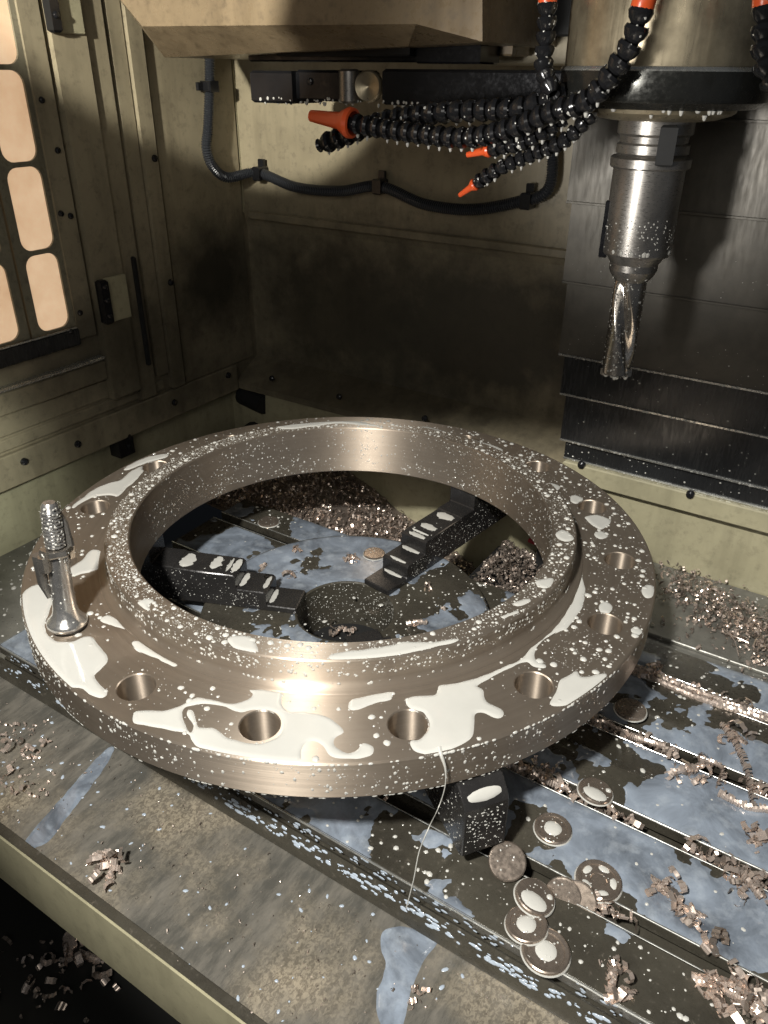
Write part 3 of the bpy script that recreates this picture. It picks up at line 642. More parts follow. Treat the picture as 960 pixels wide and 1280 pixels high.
# ================================================================== SPINDLE, TOOL HOLDER, DRILL
AX = Vector((0.238, 0.238, 0)); TM = Matrix.Translation(AX)
sh = empty('spindle_head', (AX.x, AX.y, 0.452), 'large round spindle housing with a dark nose at the top right', 'spindle')
MB().lathe([(0.100, 0.505), (0.100, 0.80), (0.0001, 0.80)], 96, M=TM).build('housing', M['spindle'], sh)
MB().lathe([(0.0001, 0.4705), (0.091, 0.4705), (0.0965, 0.474), (0.1015, 0.4765), (0.1030, 0.480), (0.1030, 0.5035), (0.1015, 0.5055), (0.09, 0.5055)], 96, M=TM).build('nose', M['spindlelow'], sh)
MB().lathe([(0.1036, 0.5025), (0.1040, 0.5038), (0.1032, 0.5050), (0.1018, 0.5062)], 96, M=TM).build('bright_rim', M['edge'], sh)
MB().lathe([(0.0001, 0.459), (0.050, 0.459), (0.058, 0.460), (0.071, 0.464), (0.0745, 0.4665), (0.076, 0.4705), (0.07, 0.4712)], 72, M=TM).build('face_plate', M['spindle'], sh)
hg = MB()
for k in range(26):
    a = math.radians(ru(180, 345)); r = random.choice((0.089, 0.090, 0.074)); hg.drop(AX + Vector((r * math.cos(a), r * math.sin(a), 0.4705 if r > 0.08 else 0.466)), (0, 0, -1), ru(0.002, 0.0032), h=ru(0.002, 0.005), seg=8)
hg.build('hanging_drop', M['milk'], sh, recalc=False, sharp=80)['kind'] = 'stuff'
tl = empty('drill_tool', (AX.x, AX.y, 0.182), 'fluted drill in a grey cylindrical holder hanging from the spindle', 'drill')
MB().lathe([(0.0001, 0.460), (0.0385, 0.460), (0.0385, 0.4465), (0.0350, 0.4440), (0.0345, 0.4380), (0.0372, 0.4360), (0.0372, 0.4280), (0.0350, 0.4260), (0.0400, 0.4245), (0.0415, 0.4230), (0.0415, 0.4150), (0.0400, 0.4135), (0.0001, 0.4135)], 72, M=TM).build('holder_flange', M['holder'], tl)
MB().lathe([(0.0001, 0.414), (0.0372, 0.414), (0.0372, 0.3270), (0.0355, 0.3245), (0.0001, 0.3245)], 72, M=TM).build('holder_body', M['holder'], tl)
MB().lathe([(0.0001, 0.325), (0.0325, 0.325), (0.0290, 0.3190), (0.0265, 0.3150), (0.0265, 0.3080), (0.0235, 0.3020), (0.0185, 0.2960), (0.0001, 0.2960)], 60, M=TM).build('collet_nose', M['holder'], tl, sharp=20)
kx = MB(); d = (CAM - AX); d.z = 0; d.normalize(); e = Vector((-d.y, d.x, 0))
pk = AX + d * 0.036 + e * (0.013)
kx.obox(pk + Vector((0, 0, 0.437)), e, d, Vector((0, 0, 1)), 0.0085, 0.0060, 0.019, bev=0.002); kx.build('drive_key', M['blackmatte'], tl)
ks = MB(); d2 = -e; pk = AX + d2 * 0.0350 + d * 0.008
ks.obox(pk + Vector((0, 0, 0.350)), d, d2, Vector((0, 0, 1)), 0.004, 0.0045, 0.030, bev=0.0012); ks.build('locking_screw', M['arm'], tl)
# drill body: twisted two-flute section
db = MB(); n = 44; L = 40; z0, z1 = 0.187, 0.306; vs = []
def sect(th):
    best = 0.0178
    for c in (0, math.pi):
        q = (th - c + math.pi) % (2 * math.pi) - math.pi
        if abs(q) < 0.72: best = min(best, 0.0178 - 0.0088 * (0.5 + 0.5 * math.cos(q / 0.72 * math.pi)) ** 0.8)
    return best
for i in range(L + 1):
    z = z0 + (z1 - z0) * i / L; tw = -2.6 * (i / L) + 0.1; taper = 1.0 if i < L * 0.85 else 1.0 + 0.05 * (i - L * 0.85)
    fade = min(1, max(0, (L - i) / 5))
    for k in range(n):
        th = 2 * math.pi * k / n; r = sect(th) * fade + 0.0178 * (1 - fade); vs.append((AX.x + r * math.cos(th + tw), AX.y + r * math.sin(th + tw), z))
vs.append((AX.x, AX.y, z0 - 0.002))
db.add(vs, [(i * n + k, i * n + (k + 1) % n, (i + 1) * n + (k + 1) % n, (i + 1) * n + k) for i in range(L) for k in range(n)] + [(k, (k + 1) % n, (L + 1) * n) for k in range(n)])
db.build('drill_body', M['drill'], tl, sharp=45)
ins = MB()
for s in (-1, 1):
    for k in range(3): c = AX + Vector((math.cos(0.5), math.sin(0.5), 0)) * (s * (0.004 + 0.005 * k)); ins.obox(c + Vector((0, 0, 0.186)), Vector((math.cos(0.5 + k), math.sin(0.5 + k), 0)), Vector((-math.sin(0.5 + k), math.cos(0.5 + k), 0)), Vector((0, 0, 1)), 0.0042, 0.0026, 0.0042, bev=0.0006)
ins.build('cutting_tip', M['bright'], tl)
td = MB()
for k in range(330):
    z = ru(0.330, 0.365) if rnd() < 0.35 else (ru(0.19, 0.33)); a = ru(math.pi, 2 * math.pi + 0.5)
    r = 0.0374 if z > 0.327 else (0.0265 if z > 0.3085 else (0.0180 if z < 0.295 else 0.0225))
    td.drop(AX + Vector((r * math.cos(a), r * math.sin(a), z)), (math.cos(a), math.sin(a), 0), ru(0.0004, 0.0012), seg=6)
for k in range(9):
    a = ru(math.pi, 2 * math.pi); r = ru(0.006, 0.017); td.drop(AX + Vector((r * math.cos(a), r * math.sin(a), 0.1845)), (0, 0, -1), 0.0028, h=0.003)
for k in range(14):
    a = ru(math.pi * 0.9, 2 * math.pi); td.drop(AX + Vector((0.0372 * math.cos(a), 0.0372 * math.sin(a), 0.330)), (math.cos(a), math.sin(a), -0.2), ru(0.0014, 0.0026), t=(0, 0, 1), el=1.4)
td.build('droplet', M['milk'], tl, recalc=False, sharp=80)['kind'] = 'stuff'
# ================================================================== HOOD, TOOL CHANGER ARM
def plane3(pix, y): return [at(x, yy, 1, y) for x, yy in pix]
hd = empty('sheet_metal_hood', at(400, 40, 1, 0.20), 'dented beige hood with a slanting underside at the top of the photo', 'machine hood')
A = plane3([(130, -25), (178, 33), (520, 30), (603, 52), (603, -60), (100, -60)], 0.16)      # front face
B = [at(206, 72, 1, 0.21), at(510, 58, 1, 0.21), A[3] + Vector((0, 0.05, 0.002))]
Bk = [p + Vector((0, 0.26, 0)) for p in (A[0], A[3], A[4], A[5])]
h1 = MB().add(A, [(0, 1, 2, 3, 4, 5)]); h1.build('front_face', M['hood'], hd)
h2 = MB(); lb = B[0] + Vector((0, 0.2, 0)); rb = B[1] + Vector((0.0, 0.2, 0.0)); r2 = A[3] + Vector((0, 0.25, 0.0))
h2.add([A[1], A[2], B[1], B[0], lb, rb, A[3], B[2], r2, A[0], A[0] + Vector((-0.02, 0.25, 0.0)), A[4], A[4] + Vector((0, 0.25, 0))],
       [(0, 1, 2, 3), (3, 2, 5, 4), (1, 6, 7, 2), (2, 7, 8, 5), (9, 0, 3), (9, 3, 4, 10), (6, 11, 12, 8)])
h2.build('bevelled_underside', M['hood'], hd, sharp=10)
ga = empty('guide_block', at(450, 70, 1, 0.30), 'dark guide blocks tucked under the hood above the arm', 'bracket')
for (a, b, y, mt) in (((310, 62), (520, 78), 0.26, 'arm'), ((345, 55), (512, 70), 0.24, 'blackmatte'), ((520, 55), (600, 80), 0.25, 'arm'), ((600, 0), (722, 45), 0.34, 'blackmatte'), ((610, 40), (640, 70), 0.30, 'hood'), ((600, 45), (722, 82), 0.36, 'wall')):
    p, q = at(*a, 1, y), at(*b, 1, y); MB().box((p.x, y, q.z), (q.x, y + 0.05, p.z), 0.002).build('block', M[mt], ga)
arm = empty('tool_changer_arm', at(450, 110, 1, 0.26), 'glossy black tool changer arm with a round socket reaching left of the spindle', 'machine arm')
yA_ = 0.235
p, q = at(312, 88, 1, yA_), at(366, 130, 1, yA_)
MB().box((p.x, yA_, q.z), (q.x, yA_ + 0.07, p.z), 0.003).build('arm_tip', M['arm'], arm)
p2, q2 = at(350, 87, 1, yA_ + 0.006), at(440, 128, 1, yA_ + 0.006)
MB().box((q.x + 0.0005, yA_ + 0.008, q2.z), (q2.x, yA_ + 0.07, p2.z), 0.003).build('grip_finger', M['arm'], arm)
p3, q3 = at(478, 86, 1, yA_), at(740, 131, 1, yA_); MB().box((p3.x, yA_, p3.z - 0.0385), (q3.x + 0.03, yA_ + 0.07, p3.z), 0.003).build('arm_bar', M['arm'], arm)
c = at(430, 108, 1, yA_ - 0.004)
MB().lathe([(0.0001, 0.019), (0.010, 0.019), (0.013, 0.0165), (0.013, -0.0165), (0.010, -0.019), (0.0001, -0.019)], 28, M=Matrix.Translation(c + Vector((0, 0.012, 0)))).build('tool_pin', M['bright' if 0 else 'holder'], arm)
c = at(462, 108, 1, yA_ + 0.01); MB().lathe([(0.0001, -0.004), (0.0155, -0.004), (0.0178, -0.002), (0.0178, 0.006), (0.016, 0.008), (0.0001, 0.003)], 36, M=frame(c, (0.2, -1, 0))).build('socket', M['spindle'], arm)
sc = at(388, 102, 1, yA_ + 0.008); place(BOLT, 'bolt', arm, frame(sc, (0, -1, 0)) @ Matrix.Scale(0.8, 4))
adr = MB()
for k in range(70):
    x = ru(p.x + 0.002, q3.x); adr.drop((x, yA_ - 0.0002 if (x < q.x or x > p3.x) else yA_ + 0.008, p3.z - ru(0.034, 0.0375)), (0, -1, 0), ru(0.0009, 0.0024), t=(0, 0, 1), el=1.1, seg=7)
for k in range(40):
    x = ru(p.x + 0.002, q3.x); adr.drop((x, yA_ + ru(0.003, 0.02), p3.z - 0.0385), (0, 0, -1), ru(0.0016, 0.003), h=ru(0.002, 0.005), seg=7)
adr.build('droplet', M['milk'], arm, recalc=False, sharp=80)['kind'] = 'stuff'
# ================================================================== COOLANT HOSES (segmented)
SEG = MB().lathe([(0.0052, -0.0065), (0.0094, -0.0060), (0.0105, -0.0030), (0.0088, 0.0020), (0.0062, 0.0050), (0.0052, 0.0080), (0.0068, 0.0105)], 14).mesh('segment', M['black'])
NOZ = MB().lathe([(0.0085, -0.004), (0.0105, -0.0035), (0.0110, 0.0), (0.0080, 0.006), (0.0062, 0.009), (0.0042, 0.036), (0.0026, 0.0362), (0.0024, 0.030)], 20).mesh('nozzle', M['orange'])
FIT = MB().lathe([(0.0001, 0.014), (0.0085, 0.014), (0.0095, 0.008), (0.0095, 0.002), (0.0075, -0.004), (0.0001, -0.004)], 18).mesh('fitting', M['orange'])
def hose(label, pts, sc, nozzle=None, fitting=False, nsc=1.0, drops=1.0):
    P = [at(px, py, 1, y) for px, py, y in pts]; sp = spline(P, 12); step = 0.0125 * sc; rs = resample(sp, step)
    h = empty('coolant_hose', P[0], label, 'hose', 'jointed coolant hoses around the spindle')
    dr = MB()
    for i in range(len(rs)):
        t = (rs[min(i + 1, len(rs) - 1)] - rs[max(0, i - 1)]).normalized()
        place(SEG, 'segment', h, frame(rs[i], t) @ Matrix.Scale(sc, 4))
        for k in range(int(13 * drops)):
            f = frame(rs[i], t); a = ru(0, 6.28); nn = f.to_3x3() @ Vector((math.cos(a), math.sin(a), 0))
            dr.drop(rs[i] + nn * 0.0090 * sc - t * ru(-0.001, 0.006) * sc, nn, ru(0.0005, 0.0016) * (1.6 if rnd() < 0.12 else 1), seg=6)
        if rnd() < 0.75: dr.drop(rs[i] - Vector((0, 0, 0.0098 * sc)) - t * 0.003, (0, 0, -1), ru(0.0014, 0.0022), h=ru(0.002, 0.0045), seg=7)
    if nozzle:
        t = (rs[-1] - rs[-2]).normalized(); place(NOZ, 'nozzle', h, frame(rs[-1] + t * 0.008 * sc, t) @ Matrix.Scale(sc * nsc, 4))
    if fitting:
        t = (rs[0] - rs[1]).normalized(); place(FIT, 'fitting', h, frame(rs[0] + t * 0.004, t) @ Matrix.Scale(sc, 4))
        place(MB().lathe([(0.0001, 0.022), (0.0125, 0.022), (0.0125, 0.013), (0.0001, 0.013)], 20).mesh('collar', M['edge']), 'collar', h, frame(rs[0] + t * 0.004, t) @ Matrix.Scale(sc, 4))
    dr.build('droplet', M['milk'], h, recalc=False, sharp=80)['kind'] = 'stuff'
hose('long jointed hose ending in a large orange nozzle at the left', [(800, 20, 0.10), (790, 52, 0.10), (768, 88, 0.10), (735, 125, 0.10), (690, 140, 0.11), (640, 160, 0.115), (585, 172, 0.12), (530, 168, 0.12), (475, 160, 0.12), (440, 154, 0.12)], 1.05, nozzle=True, fitting=True, nsc=1.4)
hose('thick jointed hose behind the long one with no orange tip', [(700, 120, 0.17), (650, 136, 0.16), (600, 138, 0.16), (540, 142, 0.15), (480, 152, 0.15), (425, 172, 0.15), (402, 181, 0.15)], 1.15, drops=0.5)
hose('thin jointed hose pointing down left with a small orange tip', [(735, 148, 0.17), (705, 176, 0.16), (665, 193, 0.16), (625, 210, 0.15), (596, 229, 0.15)], 0.80, nozzle=True, nsc=0.75, drops=0.7)
hose('short jointed hose with a stubby orange nozzle under the long hose', [(700, 150, 0.15), (660, 175, 0.14), (625, 184, 0.14), (612, 187, 0.14)], 0.85, nozzle=True, nsc=0.8, drops=0.7)
hose('vertical jointed hose left of the spindle housing with an orange collar', [(684, 12, 0.16), (682, 50, 0.16), (680, 85, 0.16), (690, 115, 0.15)], 0.95, fitting=True)
hose('jointed hose cut off by the right edge of the photo', [(956, 18, 0.12), (955, 60, 0.12), (962, 95, 0.12), (985, 120, 0.12)], 1.05, fitting=True)
# ================================================================== CONDUIT on the walls
cp = [at(262, 60, 0, XL + 0.018), at(262, 110, 0, XL + 0.018), at(260, 160, 0, XL + 0.018), at(258, 185, 0, XL + 0.018), at(266, 208, 0, XL + 0.018), at(285, 222, 0, XL + 0.025), at(322, 216, 1, YB - 0.018), at(370, 234, 1, YB - 0.016), at(425, 239, 1, YB - 0.016), at(475, 233, 1, YB - 0.016), at(530, 255, 1, YB - 0.016), at(590, 262, 1, YB - 0.016), at(650, 252, 1, YB - 0.016), at(683, 240, 1, YB - 0.018), at(691, 205, 1, YB - 0.018), at(687, 150, 1, YB - 0.018)]
rs = resample(spline(cp, 16), 0.0018)
cn = empty('cable_conduit', cp[5], 'black corrugated cable conduit clipped in a loop across the corner of the walls', 'conduit')
MB().tube(rs, [0.0088 if i % 2 else 0.0070 for i in range(len(rs))], 12).build('corrugated_tube', NT('grey_black_conduit').set(Base_Color=lin(0.028, 0.030, 0.034), Roughness=0.3).mat, cn, sharp=0)
for q, ax_, v, nn, tt in (((262, 108), 0, XL + 0.018, (1, 0, 0), (0, 0, 1)), ((325, 217), 1, YB - 0.016, (0, -1, 0), (1, 0, 0)), ((475, 233), 1, YB - 0.016, (0, -1, 0), (1, 0, 0)), ((660, 251), 1, YB - 0.016, (0, -1, 0), (1, 0, 0))):
    c = at(*q, ax_, v); n_ = Vector(nn); t_ = Vector(tt); b_ = n_.cross(t_)
    MB().obox(c, n_, t_, b_, 0.0115, 0.008, 0.0115, bev=0.002).obox(c - n_ * 0.006 + b_ * 0.016, n_, t_, b_, 0.003, 0.006, 0.007, bev=0.001).build('clip', M['black'], cn)
# black pipe along the foot of the left wall
pp = MB().tube(spline([(XL + 0.055, -0.9, -0.235), (XL + 0.05, -0.25, -0.215), (XL + 0.04, 0.12, -0.185), (XL + 0.035, 0.34, -0.155), (XL + 0.035, 0.44, -0.14)], 8), 0.026, 12).build('coolant_pipe', M['blackmatte']); tag(pp, 'matt black pipe lying along the foot of the left wall', 'pipe')
bk = empty('pipe_bracket', at(157, 552, 0, XL + 0.005), 'small black bracket on the lower left wall above the pipe', 'bracket')
c = at(157, 552, 0, XL + 0.005); MB().box((XL - 0.019, c.y - 0.016, c.z - 0.028), (XL + 0.006, c.y + 0.016, c.z + 0.018), 0.002).build('plate', M['black'], bk)
for k in (-0.6, 0.5): place(BOLT, 'bolt', bk, frame((XL + 0.006, c.y + 0.006, c.z + 0.018 * k), (1, 0, 0)))
vl = MB(); c = at(318, 497, 1, 0.42); vl.tube([c + Vector((-0.03, 0.0, 0)), c + Vector((0.035, -0.01, -0.004))], 0.020, 12).tube([c + Vector((0, 0, -0.02)), c + Vector((0, 0, 0.03))], 0.008, 8)
o = vl.build('pipe_elbow', M['blackmatte'], sharp=40); tag(o, 'black pipe fitting in the far corner where the walls meet', 'pipe fitting')
# ================================================================== COOLANT FILM on table and chuck
def film_obj(name, label, regions, st=0.0030):
    mb = MB()
    for (x0, x1, y0, y1, fld, z) in regions: heightfield(mb, x0, x1, y0, y1, st, fld, z, 0.0009, 0.006)
    o = mb.build(name, M['film'], None, sharp=0, recalc=False)
    for f in o.data.polygons: f.use_smooth = True
    return tag(o, label, 'coolant film', kind='stuff')
def fb(x, y, s=9, z=0.0):
    return noise.fractal((x * s, y * s, z), 0.75, 2.1, 5)
def tfield(ya, yb, th, seed):
    def f(x, y):
        if math.hypot(x, y) < 0.187: return -1
        d = (fb(x, y, 9, seed) + 0.25 * noise.noise((x * 3, y * 3, seed)) - th(x, y)) * 0.045
        return min(d, y - ya - 0.0015, yb - y - 0.0015, x - XA - 0.002, XB - x - 0.002)
    return f
ths = [lambda x, y: -0.12 + max(0, x - 0.36) * 3.0, lambda x, y: -0.38 + max(0, x - 0.46) * 3.0, lambda x, y: -0.55 + max(0, x - 0.55) * 1.0, lambda x, y: -0.35 if x > 0 else 0.25, lambda x, y: 0.05 if x > -0.2 else 0.3]
film_obj('coolant_film', 'thin bluish coolant lying in patches between the table slots', [(XA, 0.85, a, b, tfield(a, b, ths[i], 1.7 * i + 0.4), ZT) for i, (a, b) in enumerate(strips)])
def cfield(x, y):
    r = math.hypot(x, y); th = -0.35 if (y > -0.01 and x < 0.06) else 0.12
    d = (fb(x, y, 10, 9.1) - th) * 0.045
    for a in (82, 202, 324):
        u = Vector((math.cos(math.radians(a)), math.sin(math.radians(a)))); t = x * u.x + y * u.y; w = abs(-x * u.y + y * u.x)
        if t > 0.055: d = min(d, w - 0.0215)
    return min(d, r - 0.067, 0.1875 - r)
film_obj('coolant_film', 'bluish coolant pool on top of the round chuck inside the ring', [(-0.19, 0.19, -0.19, 0.19, cfield, -0.120)], 0.0022)
# pale coolant on the tray
puddle([(478, 1165), (500, 1158), (530, 1165), (548, 1175), (530, 1200), (515, 1235), (500, 1290), (480, 1290), (470, 1250), (482, 1210), (476, 1185)], ZR, 'pale bluish puddle on the tray where the thread of coolant lands', name='coolant_puddle', mat='film', group='coolant on the tray', h=0.0007)
puddle([(135, 935), (142, 940), (120, 975), (85, 1020), (60, 1052), (30, 1062), (40, 1040), (75, 1000), (108, 962)], ZR, 'faint blue run of coolant crossing the tray at the left', name='coolant_puddle', mat='film', group='coolant on the tray', h=0.0006)
# droplets on dark steel
dd = MB()
def scatter_plane(o, u, v, n, N, s0, s1, msk=None):
    o, u, v = Vector(o), Vector(u), Vector(v)
    for _ in range(N):
        a, b = rnd(), rnd()
        if msk and rnd() > msk(a, b): continue
        s = s0 + (s1 - s0) * rnd() ** 3; dd.drop(o + u * a + v * b, n, s, seg=6, el=ru(0.8, 1.4))
for i in range(3): scatter_plane((0.14, 0.384 - 0.004 * i, zb[i] + 0.003), (0.45, 0, 0), (0, 0, (zb[i + 1] - zb[i]) - 0.004), (0, -1, 0), 260, 0.0003, 0.0016, lambda a, b: 0.35 + 0.7 * noise.noise((a * 7, b * 3, i)))
for i in range(3, 5): scatter_plane((0.12, 0.384 - 0.004 * i, zb[i] + 0.003), (0.45, 0, 0), (0, 0, 0.05), (0, -1, 0), 60, 0.0003, 0.0010)
for i in range(4): scatter_plane((0.15, 0.3815 - 0.004 * i, zb[i]), (0.42, 0, 0), (0, 0, 0.0001), (0, -1, -0.3), 40, 0.0008, 0.0020)
for (a, b) in strips: scatter_plane((XA + 0.01, a + 0.004, ZT), (1.0, 0, 0), (0, b - a - 0.008, 0), (0, 0, 1), 420, 0.0004, 0.0030)
scatter_plane((0.28, 0.19, -0.1474), (0.5, 0, 0), (0, 0.19, 0), (0, 0, 1), 260, 0.0006, 0.0030)
scatter_plane((-0.8, -0.28, -0.168), (0.45, 0, 0), (0, 0.29, 0), (0, 0, 1), 500, 0.0008, 0.0040)
for a in (82, 202, 324):
    u = Vector((math.cos(math.radians(a)), math.sin(math.radians(a)), 0)); v = Vector((-u.y, u.x, 0))
    for sg in (-1, 1): scatter_plane(u * 0.15 + v * (0.0223 * sg) + Vector((0, 0, -0.117)), u * 0.235, Vector((0, 0, 0.045)), v * sg, 340, 0.0003, 0.0010)
    for sg in (-1, 1): scatter_plane(u * 0.27 + v * (0.0223 * sg) + Vector((0, 0, -0.075)), u * 0.115, Vector((0, 0, 0.028)), v * sg, 90, 0.0003, 0.0010)
    for sg in (-1, 1): scatter_plane(u * 0.11 + v * (0.0223 * sg) + Vector((0, 0, -0.118)), u * 0.04, Vector((0, 0, 0.025)), v * sg, 70, 0.0003, 0.0009)
    scatter_plane(u * 0.3903 - v * 0.019 + Vector((0, 0, -0.116)), v * 0.038, Vector((0, 0, 0.054)), u, 130, 0.0004, 0.0012)
    scatter_plane(u * 0.29 - v * 0.019 + Vector((0, 0, -0.0430)), v * 0.038, u * 0.084, (0, 0, 1), 80, 0.0005, 0.0022)
    scatter_plane(u * 0.147 - v * 0.019 + Vector((0, 0, -0.0703)), v * 0.038, u * 0.10, (0, 0, 1), 60, 0.0005, 0.0018)
for k in range(900):
    a = ru(0, 6.28); z = ru(-0.19, -0.122); dd.drop((0.064 * math.cos(a), 0.064 * math.sin(a), z), (-math.cos(a), -math.sin(a), 0), ru(0.0003, 0.0010), seg=6)
for k in range(700):
    a = ru(0, 6.28); r = ru(0.07, 0.188); dd.drop((r * math.cos(a), r * math.sin(a), -0.12), (0, 0, 1), ru(0.0004, 0.0018), seg=6)
o = dd.build('coolant_spatter', M['milk'], None, sharp=80, recalc=False); tag(o, 'fine milky spatter on the dark table, jaws and cover plates', 'spatter', kind='stuff')
# front edge milk streaks on wiper strip
ws = MB()
for k in range(420):
    x = -0.33 + 0.93 * rnd() ** 0.8 + 0.03 * noise.noise((k * 1.3, 0, 0)); t = rnd() ** 0.6; p_ = Vector((x, -0.2846 - 0.007 * t, ZT - 0.018 - 0.011 * t)); ws.drop(p_, (0, -0.85, 0.52), ru(0.0004, 0.0017), h=0.0005, t=(1, 0.0, 0), el=ru(1, 4), seg=7)
for k in range(160): ws.drop((ru(-0.33, 0.6), -0.2829, ZT - ru(0.002, 0.016)), (0, -1, 0), ru(0.0005, 0.0020), h=0.0005, t=(1, 0, 0), el=ru(1, 2.5), seg=7)
for k in range(230): ws.drop((ru(-0.5, 0.6), ru(-0.43, -0.3), ZR), (0, 0, 1), ru(0.0004, 0.0020), h=0.0006, seg=7, el=ru(1, 2))
o = ws.build('coolant_streaks', milkmat('bluish_milk', (0.36, 0.41, 0.47)), None, sharp=80, recalc=False); tag(o, 'bluish streaks of coolant along the table front edge and tray', 'coolant streaks', kind='stuff')
# ================================================================== SWARF
def chip(mb, c, s, m=0, up=None):
    """one curled, pleated steel chip"""
    n = random.randint(8, 13); w = s * ru(0.4, 0.85); rr = s * ru(0.3, 0.95); tot = ru(1.8, 5.2)
    a = Vector((ru(-1, 1), ru(-1, 1), ru(-0.6, 0.6))).normalized() if up is None else up
    t = a.cross(Vector((ru(-1, 1), ru(-1, 1), ru(-1, 1)))).normalized(); b = a.cross(t); vs = []
    pitch = ru(-0.25, 0.25) * s
    for i in range(n + 1):
        q = tot * i / n; r = rr * (1 + (0.075 if i % 2 else -0.05)) * (1 + 0.1 * i / n); p = t * math.cos(q) * r + b * math.sin(q) * r + a * pitch * i / n
        ww = w * (1 - 0.25 * abs(i / n - 0.5)) * ru(0.85, 1.1)
        vs += [Vector(c) + p - a * ww * 0.5, Vector(c) + p + a * ww * 0.5]
    mb.add(vs, [(2 * i, 2 * i + 2, 2 * i + 3, 2 * i + 1) for i in range(n)], m)
def caterpillar(mb, pts, s, m=0):
    pts = resample(spline(pts, 6), s * 0.22)
    for i, p in enumerate(pts):
        t = (pts[min(i + 1, len(pts) - 1)] - pts[max(0, i - 1)]).normalized(); f = frame(p, t)
        k = 6; r = s * 0.5 * ru(0.85, 1.1); a0 = ru(-0.5, 0.5) + 0.2; vs = []
        for q in range(k + 1):
            an = a0 + 3.6 * q / k; vs += [f @ Vector((r * math.cos(an), r * math.sin(an), -s * 0.06)), f @ Vector((r * 1.08 * math.cos(an + 0.08), r * 1.08 * math.sin(an + 0.08), s * 0.16))]
        mb.add(vs, [(2 * q, 2 * q + 2, 2 * q + 3, 2 * q + 1) for q in range(k)], m)
sw = MB()
def slotfill(y, x0, x1, dens, s=0.006, z=ZT - 0.004):
    n = int((x1 - x0) * dens)
    for _ in range(n):
        x = ru(x0, x1)
        if noise.noise((x * 14, y * 10, 0.5)) < -0.28: continue
        chip(sw, (x, y + ru(-0.007, 0.007), z + ru(-0.006, 0.0055)), s * ru(0.5, 1.4), 1 if rnd() < 0.3 else 0)
slotfill(-0.2085, 0.385, 0.85, 600, 0.0090); slotfill(-0.1025, 0.28, 0.43, 620, 0.0075); slotfill(-0.1025, 0.47, 0.85, 640, 0.0085)
slotfill(0.0075, 0.30, 0.85, 760, 0.008); slotfill(0.1185, 0.3, 0.85, 1100, 0.0065, ZT); slotfill(-0.2085, -0.3, 0.2, 60)
def sp3(pix, z): return [at(x, y, 2, z) for x, y in pix]
for y, xa, xb in ((0.1185, 0.33, 0.60), (0.113, 0.36, 0.62), (0.0075, 0.33, 0.42), (-0.1025, 0.29, 0.35)):
    pts = [Vector((xa + (xb - xa) * t / 8, y + ru(-0.003, 0.003), ZT + ru(0.000, 0.004))) for t in range(9)]; caterpillar(sw, pts, 0.010 if y > 0.1 else 0.008)
for pix, s in (([(905, 905), (925, 935), (940, 975), (945, 1010)], 0.011), ([(900, 990), (930, 1005), (960, 1010)], 0.010), ([(865, 965), (880, 950), (905, 960), (900, 985)], 0.008)):
    caterpillar(sw, sp3(pix, ZT + 0.004), s)
o = sw.build('swarf', [M['chip'], M['chipdark']], None, sharp=20, recalc=False); tag(o, 'curly steel chips packed into the table slots', 'swarf', kind='stuff')
# heap behind the table (seen through the ring) and chips on the way cover
hp = MB()
def hz_(x, y):
    return -0.155 - 0.42 * max(0, x + 0.30) - 0.35 * max(0, 0.40 - y) * 0.3 + 0.008 * noise.noise((x * 20, y * 20, 0))
nx, ny = 40, 20; vs = []
for i in range(nx + 1):
    for j in range(ny + 1): x = -0.56 + 0.62 * i / nx; y = 0.186 + 0.225 * j / ny; vs.append((x, y, hz_(x, y) - 0.004))
hp.add(vs, [(i * (ny + 1) + j, (i + 1) * (ny + 1) + j, (i + 1) * (ny + 1) + j + 1, i * (ny + 1) + j + 1) for i in range(nx) for j in range(ny)], 1)
for _ in range(5200):
    x = ru(-0.50, 0.06); y = ru(0.19, 0.405); chip(hp, (x, y, hz_(x, y) + ru(-0.002, 0.004)), ru(0.0030, 0.0072), 1 if rnd() < 0.45 else 0)
for _ in range(2200):  # mostly dull chips here, the gap's darkness put into their colour
    x = ru(0.06, 0.27); y = ru(0.20, 0.385); chip(hp, (x, y, -0.196 + 0.015 * noise.noise((x * 15, y * 15, 2)) + ru(0, 0.008)), ru(0.003, 0.007), 1 if rnd() < 0.75 else 0)
o = hp.build('swarf_heap', [M['chip'], M['chipdark']], None, sharp=20, recalc=False); tag(o, 'heap of fine steel chips behind the table, seen through the ring', 'swarf heap', kind='stuff')
wcsw = MB()
for _ in range(9000):
    x = ru(0.30, 0.85); y = ru(0.19, 0.385); yc = 0.345 - (x - 0.34) * 0.55; k = math.exp(-((y - max(yc, 0.24)) / 0.045) ** 2) * min(1, max(0.0, (x - 0.30) / 0.12))
    if rnd() > k + 0.03: continue
    chip(wcsw, (x, y, -0.1425 + ru(0.0, 0.006) + 0.006 * k), ru(0.0022, 0.0056), 1 if rnd() < 0.4 else 0)
for _ in range(16):
    c = Vector((ru(0.42, 0.6), ru(0.22, 0.32), -0.134)); d = Vector((ru(-1, 1), ru(-0.6, 0.6), 0.1)).normalized() * ru(0.012, 0.03)
    wcsw.tube(spline([c - d, c + Vector((0, 0, 0.003)) + Vector((d.y, -d.x, 0)) * 0.15, c + d], 4), 0.0007, 5)
o = wcsw.build('swarf', [M['chip'], M['chipdark']], None, sharp=20, recalc=False); tag(o, 'fine chips scattered on the grey way cover at the right', 'swarf', kind='stuff')
